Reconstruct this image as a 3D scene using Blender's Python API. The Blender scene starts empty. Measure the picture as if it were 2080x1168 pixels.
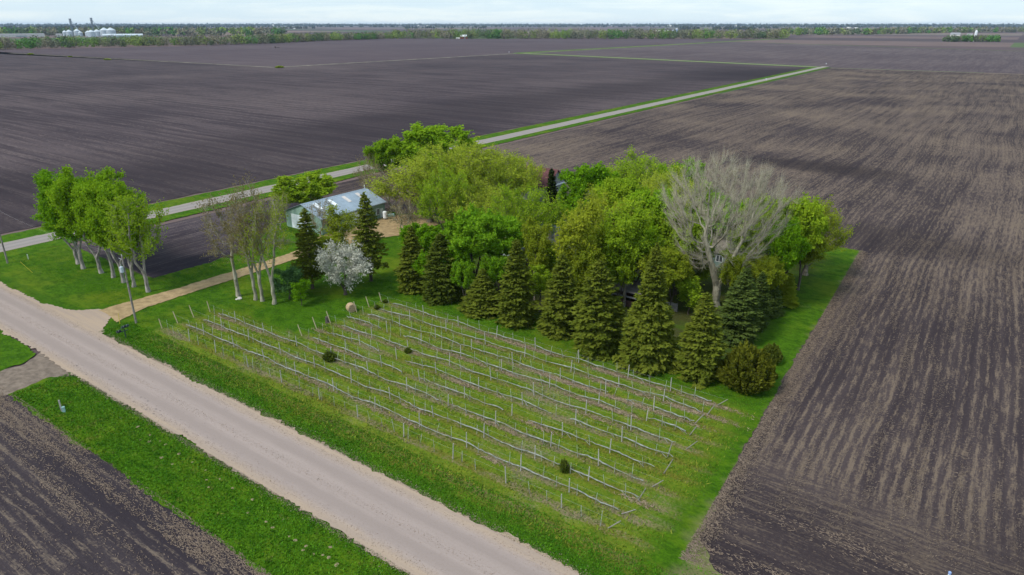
import bpy, bmesh, math, random
import numpy as np
from mathutils import Vector, Matrix

SC = bpy.context.scene
COL = SC.collection
R = math.radians
rng = np.random.default_rng(7)
random.seed(7)

# ------------------------------------------------------------------ camera, world, sun, exposure
H = 42.0
PITCH = math.atan((584 - 48) / 1387.0)
cam = bpy.data.cameras.new('camera')
cam.lens = 24.0; cam.sensor_width = 36.0; cam.clip_start = 0.5; cam.clip_end = 40000
co = bpy.data.objects.new('camera', cam); COL.objects.link(co)
co.location = (0, 0, H); co.rotation_euler = (math.pi / 2 - PITCH, 0, 0)
SC.camera = co

SUN_ELEV, SUN_AZ = 49.0, 238.0          # azimuth measured clockwise from +Y (the view direction)
SKY_STRENGTH, SUN_STRENGTH, SUN_ANGLE = 0.15, 2.3, 14.0
EXPOSURE = 0.58
HAZE = 3.1e-5

world = bpy.data.worlds.new('World'); SC.world = world; world.use_nodes = True
SC.view_settings.view_transform = 'Standard'
SC.view_settings.look = 'None'
SC.view_settings.gamma = 1.0
SC.view_settings.use_curve_mapping = False
SC.view_settings.exposure = EXPOSURE
SC.render.engine = 'CYCLES'
try:
    SC.cycles.use_denoising = True
    SC.cycles.max_bounces = 6; SC.cycles.diffuse_bounces = 3; SC.cycles.transmission_bounces = 4
    SC.cycles.volume_bounces = 0; SC.cycles.transparent_max_bounces = 4
except Exception:
    pass

sun = bpy.data.lights.new('sun', 'SUN'); sun.energy = SUN_STRENGTH; sun.angle = R(SUN_ANGLE); sun.color = (1.0, 0.96, 0.9)
so = bpy.data.objects.new('sun', sun); COL.objects.link(so)
sd = Vector((math.sin(R(SUN_AZ)) * math.cos(R(SUN_ELEV)), math.cos(R(SUN_AZ)) * math.cos(R(SUN_ELEV)), math.sin(R(SUN_ELEV))))
so.rotation_euler = sd.to_track_quat('Z', 'Y').to_euler()
so.location = (0, 0, 300)


# ------------------------------------------------------------------ node helpers
class NT:
    def __init__(s, tree): s.t = tree; s.L = tree.links
    def n(s, typ, props=None, ins=None, out=0):
        nd = s.t.nodes.new(typ)
        for k, v in (props or {}).items(): setattr(nd, k, v)
        for k, v in (ins or {}).items():
            sk = nd.inputs[k]
            if isinstance(v, bpy.types.NodeSocket): s.L.new(v, sk)
            elif v is not None:
                if hasattr(sk.default_value, '__len__') and len(sk.default_value) == 4 and len(v) == 3: v = (*v, 1)
                sk.default_value = v
        return nd.outputs[out] if out is not None else nd
    def m(s, op, a, b=0.0, c=0.0, clamp=False):
        return s.n('ShaderNodeMath', {'operation': op, 'use_clamp': clamp}, {0: a, 1: b, 2: c})
    def mix(s, f, a, b):
        nd = s.t.nodes.new('ShaderNodeMix'); nd.data_type = 'RGBA'; nd.clamp_factor = True
        for i, v in ((0, f), (6, a), (7, b)):
            if isinstance(v, bpy.types.NodeSocket): s.L.new(v, nd.inputs[i])
            else: nd.inputs[i].default_value = v if i == 0 else (*v, 1)
        return nd.outputs[2]
    def noise(s, vec, scale, detail=3, rough=0.6, dist=0.0):
        return s.n('ShaderNodeTexNoise', {'noise_dimensions': '3D'}, {'Vector': vec, 'Scale': scale, 'Detail': detail, 'Roughness': rough, 'Distortion': dist})
    def rng(s, v, a, b, c=0.0, d=1.0, smooth=True):
        return s.n('ShaderNodeMapRange', {'interpolation_type': 'SMOOTHSTEP' if smooth else 'LINEAR', 'clamp': True}, {0: v, 1: a, 2: b, 3: c, 4: d})
    def sv(s, vec, scale, off=(0, 0, 0)):
        return s.n('ShaderNodeMapping', {}, {'Vector': vec, 'Scale': scale, 'Location': off})
    def sep(s, vec):
        nd = s.n('ShaderNodeSeparateXYZ', {}, {0: vec}, out=None); return nd.outputs


def mat(name, rough=0.9, spec=0.25):
    m = bpy.data.materials.new(name); m.use_nodes = True
    b = m.node_tree.nodes['Principled BSDF']
    b.inputs['Roughness'].default_value = rough; b.inputs['Specular IOR Level'].default_value = spec
    return m, NT(m.node_tree), b


def setcol(N, b, c):
    if isinstance(c, bpy.types.NodeSocket): N.L.new(c, b.inputs['Base Color'])
    else: b.inputs['Base Color'].default_value = (*c, 1)


def bump(N, b, h, strength=0.5, dist=0.1):
    N.L.new(N.n('ShaderNodeBump', {}, {'Strength': strength, 'Distance': dist, 'Height': h}), b.inputs['Normal'])


def simple(name, col, rough=0.8, var=0.15, scale=3.0, spec=0.25, metal=0.0):
    m, N, b = mat(name, rough, spec)
    tc = N.n('ShaderNodeTexCoord', out=3)
    f = N.noise(tc, scale, 5, 0.65)
    d = tuple(max(0, c * (1 - var * 2)) for c in col); l = tuple(min(1, c * (1 + var * 2)) for c in col)
    setcol(N, b, N.mix(N.rng(f, .3, .7), d, l)); b.inputs['Metallic'].default_value = metal
    bump(N, b, f, .15, .02)
    return m


# world: physical sky with a thin procedural cloud sheet
W = NT(world.node_tree)
bg = world.node_tree.nodes['Background']
skyt = world.node_tree.nodes.new('ShaderNodeTexSky')
skyt.sky_type = 'NISHITA'; skyt.sun_disc = False
skyt.sun_elevation = R(SUN_ELEV); skyt.sun_rotation = R(SUN_AZ); skyt.altitude = 300
skyt.air_density = 1.0; skyt.dust_density = 0.3; skyt.ozone_density = 1.5
gen = W.n('ShaderNodeTexCoord', out=0)
cl = W.noise(W.sv(gen, (3.0, 3.0, 30.0)), 2.2, 6, 0.62, 0.5)
clm = W.rng(cl, .40, .66, .0, 1.0)
veil = W.mix(clm, (2.7, 3.5, 4.2), (3.35, 3.95, 4.35))            # thin high overcast: bluish veil with whiter wisps
W.L.new(W.mix(.86, skyt.outputs[0], veil), bg.inputs['Color'])
bg.inputs['Strength'].default_value = SKY_STRENGTH

# ------------------------------------------------------------------ frames: camera ray -> ground, and the farm's own axes
cp, sp = math.cos(PITCH), math.sin(PITCH)


def gp(x, y, z=0.0):
    dx = (x - 1040) / 1387.0; dy = -(y - 584) / 1387.0
    Y = cp + dy * sp; Z = -sp + dy * cp; t = (z - H) / Z
    return (dx * t, Y * t)


UA = -35.46845
OX, OY = 0.0, 47.4134
ua = (math.cos(R(UA)), math.sin(R(UA))); nb = (-ua[1], ua[0])


def ab(p):                                # world -> farm axes (a along the gravel road, b away from it)
    X, Y = p[0] - OX, p[1] - OY
    return (X * ua[0] + Y * ua[1], X * nb[0] + Y * nb[1])


def wd(a, b):                             # farm axes -> world
    return (OX + a * ua[0] + b * nb[0], OY + a * ua[1] + b * nb[1])


def gab(x, y, z=0.0): return ab(gp(x, y, z))


def pix(X, Y, Z):
    zz = Z - H; d = Y * cp - zz * sp; u = Y * sp + zz * cp
    return 1040 + 1387 * X / d, 584 - 1387 * u / d, 1387 / d


# ------------------------------------------------------------------ object helpers
def mesh_np(name, V, F, mats, smooth=False, tint=None, mi=None):
    """V (n,3) ; F list of arrays (m,k) all of the same k, or a plain array"""
    V = np.asarray(V, np.float32)
    if not isinstance(F, (list, tuple)): F = [F]
    F = [np.asarray(f, np.int32) for f in F if len(f)]
    me = bpy.data.meshes.new(name)
    me.vertices.add(len(V)); me.vertices.foreach_set('co', V.ravel())
    nl = sum(f.size for f in F); npoly = sum(len(f) for f in F)
    me.loops.add(nl); me.loops.foreach_set('vertex_index', np.concatenate([f.ravel() for f in F]))
    me.polygons.add(npoly)
    tot = np.concatenate([np.full(len(f), f.shape[1], np.int32) for f in F])
    st = np.concatenate([[0], np.cumsum(tot)[:-1]]).astype(np.int32)
    me.polygons.foreach_set('loop_start', st)
    try: me.polygons.foreach_set('loop_total', tot)
    except Exception: pass
    if mi is not None: me.polygons.foreach_set('material_index', np.asarray(mi, np.int32))
    me.update(calc_edges=True)
    if smooth: me.polygons.foreach_set('use_smooth', np.ones(npoly, bool))
    for m in (mats if isinstance(mats, (list, tuple)) else [mats]): me.materials.append(m)
    if tint is not None:
        at = me.attributes.new('tint', 'FLOAT_COLOR', 'POINT')
        t = np.ones((len(V), 4), np.float32); t[:, :3] = tint; at.data.foreach_set('color', t.ravel())
    return me


def link(name, me, parent=None, label=None, cat=None, group=None, kind=None, loc=None, rz=0.0):
    o = bpy.data.objects.new(name, me); COL.objects.link(o)
    if parent is not None: o.parent = parent
    if loc is not None: o.location = loc if len(loc) == 3 else (*loc, 0)
    if rz: o.rotation_euler.z = rz
    if label: o['label'] = label
    if cat: o['category'] = cat
    if group: o['group'] = group
    if kind: o['kind'] = kind
    return o


class MB:
    """collects simple solids and links them as ONE mesh"""
    def __init__(s): s.V = []; s.F = []
    def box(s, x0, x1, y0, y1, z0, z1):
        i = len(s.V)
        s.V += [(x, y, z) for z in (z0, z1) for x, y in ((x0, y0), (x1, y0), (x1, y1), (x0, y1))]
        s.F += [tuple(i + k for k in f) for f in ((3, 2, 1, 0), (4, 5, 6, 7), (0, 1, 5, 4), (1, 2, 6, 5), (2, 3, 7, 6), (3, 0, 4, 7))]
        return s
    def prism(s, pts, d):
        """pts: planar polygon (3d), extruded along vector d"""
        i = len(s.V); k = len(pts)
        s.V += [tuple(p) for p in pts] + [tuple(np.add(p, d)) for p in pts]
        s.F.append(tuple(i + j for j in reversed(range(k)))); s.F.append(tuple(i + k + j for j in range(k)))
        for j in range(k): s.F.append((i + j, i + (j + 1) % k, i + k + (j + 1) % k, i + k + j))
        return s
    def tube(s, pts, rad, k=6, cap=True):
        pts = [Vector(p) for p in pts]
        if not hasattr(rad, '__len__'): rad = [rad] * len(pts)
        i = len(s.V)
        for q, p in enumerate(pts):
            d = (pts[min(q + 1, len(pts) - 1)] - pts[max(q - 1, 0)]).normalized()
            x = d.orthogonal().normalized() if abs(d.z) > .9 else d.cross(Vector((0, 0, 1))).normalized()
            y = d.cross(x)
            for j in range(k):
                t = 2 * math.pi * j / k
                s.V.append(tuple(p + (x * math.cos(t) + y * math.sin(t)) * rad[q]))
        for q in range(len(pts) - 1):
            for j in range(k):
                a = i + q * k + j; b = i + q * k + (j + 1) % k
                s.F.append((a, b, b + k, a + k))
        if cap:
            s.F.append(tuple(i + j for j in reversed(range(k)))); s.F.append(tuple(i + (len(pts) - 1) * k + j for j in range(k)))
        return s
    def lathe(s, prof, k=12, c=(0, 0)):
        i = len(s.V)
        for r, z in prof:
            for j in range(k):
                t = 2 * math.pi * j / k; s.V.append((c[0] + r * math.cos(t), c[1] + r * math.sin(t), z))
        for q in range(len(prof) - 1):
            for j in range(k):
                a = i + q * k + j; b = i + q * k + (j + 1) % k
                s.F.append((a, b, b + k, a + k))
        s.F.append(tuple(i + j for j in reversed(range(k)))); s.F.append(tuple(i + (len(prof) - 1) * k + j for j in range(k)))
        return s
    def mesh(s, name, m):
        me = bpy.data.meshes.new(name); me.from_pydata(s.V, [], s.F); me.update(); me.materials.append(m); return me
    def build(s, name, m, parent=None, **kw): return link(name, s.mesh(name, m), parent, **kw)


def empty(name, label, cat, loc, rz=0.0, group=None):
    return link(name, None, None, label, cat, group, None, loc, rz)


def copy_tree(o, parent=None):
    c = o.copy(); COL.objects.link(c)
    if parent is not None: c.parent = parent
    for ch in list(o.children): copy_tree(ch, c)
    return c


# ------------------------------------------------------------------ ground materials (Object coords = farm axes in metres)
def soil_material(name, dark, light, straw, along='a', straw_amt=0.5, row=0.76, near=True, patch=60.0, seed=0.0, headland=False, kdark=None, value=1.12, rowgap=1.05):
    m, N, b = mat(name, 1.0, 0.05)
    tc = N.n('ShaderNodeTexCoord', out=3)
    o = N.sv(tc, (1, 1, 1), (seed * 13.7, seed * 7.1, seed))
    s1 = (1, 1, 1)
    warp = N.noise(o, 1 / 110.0, 2, .5)
    X, Y, Z = N.sep(o)
    wx = N.m('ADD', X, N.m('MULTIPLY', warp, 10.0 if headland else 3.0))
    lo = N.n('ShaderNodeCombineXYZ', {}, {0: wx, 1: Y, 2: seed})
    lo2 = N.n('ShaderNodeCombineXYZ', {}, {0: X, 1: N.m('ADD', Y, N.m('MULTIPLY', warp, 5.0)), 2: seed})

    def streaks(al):
        v = lo2 if al == 'a' else lo
        def sc(across, length): return (1 / length, 1 / across, 1) if al == 'a' else (1 / across, 1 / length, 1)
        coarse = N.noise(N.sv(v, sc(9.0, 160.0)), 1.0, 3, .6)
        mid = N.noise(N.sv(v, sc(2.2, 45.0)), 1.0, 3, .65)
        fine = N.noise(N.sv(v, sc(row * .42, 3.2)), 1.0, 3, .75)
        return coarse, mid, fine
    c1, m1, f1 = streaks(along)
    if headland:
        c2, m2, f2 = streaks('a')
        hb = N.rng(N.m('ADD', Y, N.m('MULTIPLY', N.m('SUBTRACT', warp, .5), 34.0)), 17.0 + seed * 7.1, 27.0 + seed * 7.1)
        def lerp(p, q): return N.m('ADD', N.m('MULTIPLY', p, N.m('SUBTRACT', 1.0, hb)), N.m('MULTIPLY', q, hb))
        c1, m1, f1 = lerp(c2, c1), lerp(m2, m1), lerp(f2, f1)
    big = N.noise(o, 1 / patch, 4, .55)
    grain = N.noise(N.sv(o, (1.5, 1.5, 1) if not near else (3.0, 3.0, 1)), 1.0, 4, .8)
    # soil tone
    tone = N.m('ADD', N.m('ADD', N.m('MULTIPLY', big, .30), N.m('MULTIPLY', c1, .35)), N.m('ADD', N.m('MULTIPLY', m1, .40), N.m('MULTIPLY', grain, .25)))
    base = N.mix(N.rng(tone, .55, .75), dark, light)
    # residue lying in the rows
    st = N.m('ADD', N.m('ADD', N.m('MULTIPLY', f1, .66), N.m('MULTIPLY', m1, .30)), N.m('ADD', N.m('MULTIPLY', grain, .46), N.m('MULTIPLY', big, .34)))
    rs = N.m('SINE', N.m('MULTIPLY', (Y if along == 'a' else wx), 2 * math.pi / rowgap))
    if headland: rs = N.m('MULTIPLY', rs, N.m('SUBTRACT', 1.0, hb))if False else N.m('MULTIPLY', rs, N.m('MULTIPLY', hb, N.rng(Y, 60, 200, 1, .35)))
    st = N.m('ADD', st, N.m('MULTIPLY', rs, .055))
    cut = 1.14 - .3 * straw_amt
    if headland: st = N.m('ADD', st, N.m('ADD', N.rng(Y, 45, 190, 0, .03), N.rng(Y, 6, 45, -.06, 0)))
    sm = N.rng(st, cut - .06, cut + .12)
    base = N.mix(N.m('MULTIPLY', sm, .80), base, straw)
    if kdark:
        for (ka, kb, ra, rb, amt) in kdark:
            d = N.m('SQRT', N.m('ADD', N.m('POWER', N.m('DIVIDE', N.m('SUBTRACT', N.sep(tc)[0], ka), ra), 2.0), N.m('POWER', N.m('DIVIDE', N.m('SUBTRACT', N.sep(tc)[1], kb), rb), 2.0)))
            f = N.m('MULTIPLY', N.rng(N.m('ADD', d, N.m('MULTIPLY', N.m('SUBTRACT', big, .5), 1.4)), .35, 1.25, 1, 0), amt)
            base = N.mix(f, base, tuple(c * .62 for c in dark))
    hs = N.n('ShaderNodeHueSaturation', {}, {'Value': value, 'Color': base}); setcol(N, b, hs)
    bump(N, b, N.m('ADD', grain, N.m('MULTIPLY', f1, .8)), .5, .12)
    return m


SOIL_D = (0.036, 0.030, 0.035); SOIL_L = (0.070, 0.057, 0.061); STRAW = (0.160, 0.120, 0.087)
m_left = soil_material('soil_left_field', (0.037, 0.0287, 0.0335), (0.074, 0.057, 0.060), (0.118, 0.092, 0.086), 'a', .66, 2.2, False, 130, 1.0, rowgap=6.0,
                       kdark=[(-200, 300, 45, 420, .55), (-150, 640, 60, 130, .8), (-140, 60, 60, 110, .6)])
m_right = soil_material('stubble_right_field', (0.033, 0.0255, 0.0285), (0.064, 0.049, 0.048), STRAW, 'b', .80, .8, True, 50, 2.0, True,
                        kdark=[(-18, 190, 26, 12, .7), (12, 118, 30, 12, .5), (45, 10, 40, 22, .5)])
m_near = soil_material('stubble_near_field', (0.029, 0.0235, 0.028), (0.050, 0.040, 0.043), (0.150, 0.116, 0.088), 'a', .72, .8, True, 30, 3.0)
m_far = soil_material('soil_far_field', (0.060, 0.045, 0.052), (0.090, 0.069, 0.073), (0.125, 0.099, 0.094), 'a', .42, 4.0, False, 260, 4.0)
m_far2 = soil_material('soil_middle_field', (0.064, 0.049, 0.054), (0.102, 0.080, 0.080), (0.15, 0.12, 0.108), 'b', .45, 4.0, False, 200, 5.0)
m_garden = soil_material('garden_soil', (0.030, 0.024, 0.031), (0.066, 0.052, 0.058), (0.15, 0.12, 0.105), 'b', .62, .8, True, 25, 6.0,
                         kdark=[(-103, 27, 16, 14, .6)])


def farm_material():
    """the patchwork of far farmland: each quarter section has its own crop or soil colour"""
    m, N, b = mat('far_farmland', 1.0, .05)
    tc = N.n('ShaderNodeTexCoord', out=3)
    X, Y, Z = N.sep(tc)
    cell = N.n('ShaderNodeCombineXYZ', {}, {0: N.m('FLOOR', N.m('DIVIDE', X, 620.0)), 1: N.m('FLOOR', N.m('DIVIDE', Y, 410.0)), 2: 0.0})
    wn = N.n('ShaderNodeTexWhiteNoise', {'noise_dimensions': '3D'}, {'Vector': cell}, out=0)
    cr = N.n('ShaderNodeValToRGB', {}, {0: wn}, out=None)
    cr.color_ramp.interpolation = 'CONSTANT'
    e = cr.color_ramp.elements
    cols = [(0, (0.101, 0.072, 0.074)), (.24, (0.155, 0.110, 0.101)), (.46, (0.203, 0.146, 0.124)), (.62, (0.081, 0.060, 0.064)), (.76, (.060, .120, .040)), (.86, (.17, .14, .115)), (.95, (.09, .13, .05))]
    e[0].color = (*cols[0][1], 1); e[1].position = cols[1][0]; e[1].color = (*cols[1][1], 1)
    for p, c in cols[2:]:
        k = e.new(p); k.color = (*c, 1)
    f = N.noise(tc, 1 / 90.0, 4, .6)
    setcol(N, b, N.mix(N.m('MULTIPLY', N.rng(f, .35, .7), .35), cr.outputs[0], (.07, .06, .055)))
    return m


m_farm = farm_material()


def grass_material(name, vine=False, dry=0.25, green=1.0):
    m, N, b = mat(name, 1.0, .05)
    tc = N.n('ShaderNodeTexCoord', out=3)
    X, Y, Z = N.sep(tc)
    big = N.noise(tc, 1 / 14.0, 4, .6)
    mid = N.noise(N.sv(tc, (1.0, 1.6, 1)), .42, 4, .7)
    fine = N.noise(tc, 4.0, 4, .8)
    patchn = N.noise(N.sv(tc, (.55, 1.2, 1), (31, 5, 3)), .22, 4, .65)
    G0, G1, G2 = (.024 * green, .070 * green, .003), (.060 * green, .138 * green, .005), (.112, .150, .009)
    DRY, BR = (.19, .16, .085), (.125, .098, .070)
    med = N.noise(N.sv(tc, (1.0, 1.5, 1), (3, 8, 1)), 1.7, 3, .75)
    t = N.m('ADD', N.m('MULTIPLY', mid, .4), N.m('ADD', N.m('MULTIPLY', med, .3), N.m('MULTIPLY', fine, .3)))
    c = N.mix(N.rng(t, .40, .60), G0, G1)
    c = N.mix(N.m('MULTIPLY', N.rng(N.m('ADD', N.m('MULTIPLY', big, .7), N.m('MULTIPLY', mid, .3)), .46, .66), .75), c, G2)
    c = N.mix(N.m('MULTIPLY', N.rng(N.m('ADD', N.m('MULTIPLY', patchn, .7), N.m('MULTIPLY', fine, .3)), .62 - dry * .1, .76), dry + .25), c, DRY)
    if vine:
        w = N.m('MULTIPLY', N.m('SUBTRACT', mid, .5), 5.0)
        def band(v, lo, hi, s): return N.m('MULTIPLY', N.rng(N.m('ADD', v, w), lo - s, lo + s), N.rng(N.m('ADD', v, w), hi - s, hi + s, 1, 0))
        zone = N.m('MAXIMUM', N.m('MULTIPLY', band(X, -67, 9.5, 2), band(Y, 3.5, 15.5, 1.2)), N.m('MULTIPLY', band(X, -48, 9.5, 2), band(Y, 12, 33.5, 1.2)))
        ph = N.m('FRACT', N.m('ADD', N.m('DIVIDE', N.m('SUBTRACT', Y, 6.1), 2.62), .5))
        dist = N.m('ABSOLUTE', N.m('SUBTRACT', ph, .5))              # 0 on a vine row, .5 between two
        row = N.rng(N.m('ADD', dist, N.m('MULTIPLY', N.m('SUBTRACT', mid, .5), .5)), .10, .30, 1, 0)
        yel = N.mix(N.rng(fine, .35, .7), (.090, .100, .012), (.165, .135, .024))
        c = N.mix(N.m('MULTIPLY', zone, .75), c, N.mix(N.rng(t, .35, .65), (.066, .130, .008), (.180, .198, .022)))
        c = N.mix(N.m('MULTIPLY', N.m('MULTIPLY', zone, row), .8), c, yel)
        ground = N.m('MULTIPLY', zone, N.rng(N.m('ADD', N.m('ADD', N.m('MULTIPLY', patchn, .62), N.m('MULTIPLY', fine, .33)), N.m('MULTIPLY', row, .10)), .50, .64))
        c = N.mix(N.m('MULTIPLY', ground, .75), c, N.mix(N.rng(fine, .4, .62), (.135, .112, .070), (.24, .195, .125)))
        # band of taller yellow flowering grass between the vines and the ditch
        bnd = N.m('MULTIPLY', band(X, -62, 12, 3), band(Y, 1.9, 4.6, .9))
        c = N.mix(N.m('MULTIPLY', N.m('MULTIPLY', bnd, N.rng(t, .38, .6)), .65), c, (.125, .112, .020))
        dk = N.m('MULTIPLY', band(Y, .5, 2.2, .6), N.rng(mid, .4, .6))
        c = N.mix(N.m('MULTIPLY', dk, .5), c, (.014, .075, .005))
        gz = N.m('MULTIPLY', band(X, -50, 4, 3), band(Y, 41, 98, 3))  # grove floor: leaf litter, with shade under the trees mixed into the colour
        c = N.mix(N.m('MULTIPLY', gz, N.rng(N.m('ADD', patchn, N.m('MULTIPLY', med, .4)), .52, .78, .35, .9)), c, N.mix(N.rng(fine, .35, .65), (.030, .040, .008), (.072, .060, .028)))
        # worn dry strip along the field edge and the bare spot behind the junipers
        edge = N.rng(N.m('ADD', N.m('ADD', X, N.m('MULTIPLY', N.m('SUBTRACT', patchn, .5), 6.0)), N.m('MULTIPLY', Y, .035)), 12.2, 14.2)
        c = N.mix(N.m('MULTIPLY', edge, .6), c, DRY)
    setcol(N, b, c)
    bump(N, b, t, .8, .18)
    return m


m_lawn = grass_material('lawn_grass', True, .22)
m_verge = grass_material('verge_grass', False, .12, 1.05)
m_ditch = grass_material('ditch_grass', False, .2, 1.0)


def gravel_material(name, base, edge, w0, w1, axis=1):
    m, N, b = mat(name, .95, .1)
    tc = N.n('ShaderNodeTexCoord', out=3)
    S = N.sep(tc); Y = S[axis]
    vecs = (.05, 1.3, 1) if axis == 1 else (1.3, .05, 1)
    st = N.noise(N.sv(tc, vecs), 1.0, 4, .6)
    st2 = N.noise(N.sv(tc, tuple(v * 2.4 for v in vecs)), 1.0, 3, .6)
    sp_ = N.noise(tc, 5.0, 4, .8)
    bl = N.noise(tc, .5, 4, .65)
    v = N.m('DIVIDE', N.m('SUBTRACT', Y, w0), w1 - w0)           # 0..1 across
    wv = N.m('ADD', v, N.m('MULTIPLY', N.m('SUBTRACT', bl, .5), .10))
    e = N.m('MAXIMUM', N.rng(wv, .02, .22, 1, 0), N.rng(wv, .78, .97))
    c = N.mix(e, base, edge)
    c = N.mix(N.m('MULTIPLY', N.rng(N.m('ADD', N.m('MULTIPLY', st, .6), N.m('MULTIPLY', st2, .4)), .40, .62), .45), c, tuple(k * .80 for k in base))
    lane = N.m('ABSOLUTE', N.m('SUBTRACT', N.m('ABSOLUTE', N.m('SUBTRACT', wv, .5)), .2))
    c = N.mix(N.rng(lane, .02, .13, .7, 0), c, tuple(k * .78 for k in base))
    c = N.mix(N.m('MULTIPLY', N.rng(sp_, .45, .75), .4), c, tuple(k * .62 for k in edge))
    c = N.mix(N.m('MULTIPLY', N.rng(sp_, .35, .2), .35), c, tuple(min(1, k * 1.25) for k in edge))
    # dark crumbs of field mud dropped along the lower shoulder
    mud = N.m('MULTIPLY', N.rng(N.noise(N.sv(tc, (1.0, 2.2, 1), (9, 2, 0)), 1.2, 3, .7), .60, .68), N.m('MULTIPLY', N.rng(wv, .03, .10), N.rng(wv, .20, .32, 1, 0)))
    if axis == 1:
        mud = N.m('MULTIPLY', mud, N.m('MULTIPLY', N.rng(S[0], -72, -64), N.rng(S[0], -48, -22, 1, 0)))
        c = N.mix(N.m('MULTIPLY', mud, .8), c, (.09, .078, .075))
    setcol(N, b, c)
    bump(N, b, N.m('ADD', sp_, N.m('MULTIPLY', st2, .5)), .35, .05)
    return m


m_road = gravel_material('gravel', (.335, .272, .243), (.375, .285, .208), -8.0, 0.0)
m_froad = gravel_material('field_gravel', (.285, .255, .235), (.29, .245, .205), -3.3, 3.3, 0)
m_drive = simple('tan_gravel', (.315, .225, .118), .95, .12, .9, .1)
m_lane = simple('packed_dirt', (.175, .138, .108), .95, .14, 1.1, .1)

# ------------------------------------------------------------------ ground sheets
SITE = Matrix.Translation((OX, OY, 0)) @ Matrix.Rotation(R(UA), 4, 'Z')


def ragged(poly, step, amp, seed=0, closed=True):
    """subdivide a polygon and let its edge wander"""
    r = np.random.default_rng(seed + 11)
    out = []
    n = len(poly)
    for i in range(n):
        p, q = np.array(poly[i], float), np.array(poly[(i + 1) % n], float)
        L = np.linalg.norm(q - p); k = int(min(900, max(1, L / step)))
        nrm = np.array([-(q - p)[1], (q - p)[0]]) / max(L, 1e-6)
        low = r.normal(0, 1, k // 6 + 3); 
        for j in range(k):
            t = j / k; x = j / 6; i0 = int(x); f = x - i0
            d = (low[i0] * (1 - f) + low[i0 + 1] * f) * amp * .6 + r.normal(0, amp * .5)
            if j == 0: d = 0
            out.append(p + (q - p) * t + nrm * d)
    return out


def sheet(name, poly, z, m, step=2.0, amp=0.0, seed=0, rot=True, kind='structure', bank=0.0):
    pts = ragged(poly, step, amp, seed) if amp > 0 else [np.array(p, float) for p in poly]
    me = bpy.data.meshes.new(name)
    me.from_pydata([(p[0], p[1], 0) for p in pts], [], [tuple(range(len(pts)))]); me.update(); me.materials.append(m)
    if me.polygons[0].normal.z < 0: me.flip_normals()
    o = link(name, me, kind=kind)
    o.matrix_world = SITE @ Matrix.Translation((0, 0, z))
    return o


def frac(a): return [gab(*q) for q in a]


# far ground
RAD = 16000
sheet('ground', [(RAD * math.cos(t), RAD * math.sin(t)) for t in np.linspace(0, 2 * math.pi, 97)[:-1]], 0.0, m_farm)
FR0, FR1 = (-131.3, -5.0), (-140.3, 742.0)         # the field road's centre line
sheet('far_field', [(-3000, 423), (-597, 423), (-603, 858), (-592, 2170), (-1000, 1835), (-1545, 1545), (-1340, 788), (-1400, 480), (-3000, 300)], .10, m_far)
sheet('middle_field', [(-597, 868), (-140, 748), (1500, 733), (1500, 1380), (24, 1407), (-470, 1694), (-583, 1760)], .10, m_far2)
sheet('left_field', [(-140, -300), (-149.5, 738), (-596, 855), (-596, 419), (-1250, 414), (-1700, -300)], .10, m_left, 3.0, .35, 1)
sheet('right_field', [(13, 6.4), (900, 6.4), (1200, 728), (-131.5, 738), (-121, -3), (-60, -1)], .10, m_right)
sheet('near_field', [(-100, -14.6), (300, -14.6), (300, -300), (-100, -300)], .10, m_near)
# grass
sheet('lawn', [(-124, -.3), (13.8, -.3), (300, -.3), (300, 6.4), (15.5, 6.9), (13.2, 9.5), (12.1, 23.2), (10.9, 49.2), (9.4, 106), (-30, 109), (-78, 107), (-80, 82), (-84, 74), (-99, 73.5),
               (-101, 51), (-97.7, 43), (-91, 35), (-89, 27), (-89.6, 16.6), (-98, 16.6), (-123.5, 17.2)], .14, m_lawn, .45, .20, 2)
sheet('garden_plot', [(-121, 17.3), (-98, 16.8), (-89.8, 16.8), (-89.2, 27), (-91.2, 35), (-98, 43), (-101.3, 51), (-99.5, 73.8), (-121.8, 74)], .12, m_garden, .6, .12, 3)
vl = [(-140.3, -60), (-149.6, 746)]; vr = [(-123.4, -60), (-127.8, 330), (-132.5, 749)]
sheet('field_road_verge', [vl[0], vr[0], (-123.7, 17), vr[1], vr[2], vl[1]], .16, m_verge, .8, .3, 4)
sheet('ditch_grass', [(-64.3, -15.0), (-64.8, -10), (-61.5, -7.8), (300, -7.8), (300, -15.0)], .14, m_ditch, .45, .24, 5)
sheet('ditch_grass', [(-78, -7.9), (-73.5, -8.4), (-71.9, -10.5), (-71.8, -15.0), (-200, -15.0), (-200, -7.9)], .14, m_ditch, .45, .2, 6)
sheet('far_verge', [(-612, 862), (-588, 852), (-573, 2240), (-597, 2240)], .16, m_verge)
sheet('far_verge', [(-608, 852), (-140, 737), (-140, 757), (-608, 876)], .165, m_verge)
sheet('far_verge', [(-130, 738), (1200, 726), (1200, 731), (-130, 743)], .155, m_lane)
sheet('far_verge', [(-470, 1690), (24, 1404), (700, 1380), (700, 1386), (24, 1410), (-470, 1700)], .155, m_verge)
m_dryg = simple('bleached_grass', (.18, .16, .125), 1, .25, .06, .05)
sheet('field_boundary_strip', [(-597.5, 421.5), (-1240, 418), (-1240, 412), (-597.5, 416.5)], .155, m_dryg)
sheet('field_boundary_strip', [(-601.5, 418), (-593.5, 418), (-594.5, 862), (-602.5, 862)], .16, m_dryg)
m_fverge = grass_material('far_verge_grass', False, .3, 1.5)
for o in list(bpy.data.objects):
    if o.name.startswith('far_verge') and o.data.materials[0] == m_verge: o.data.materials[0] = m_fverge
sheet('far_road', [(-598, 859), (-140, 742.5), (-140, 749), (-598, 866)], .22, m_froad, 2.0, .3)
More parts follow.
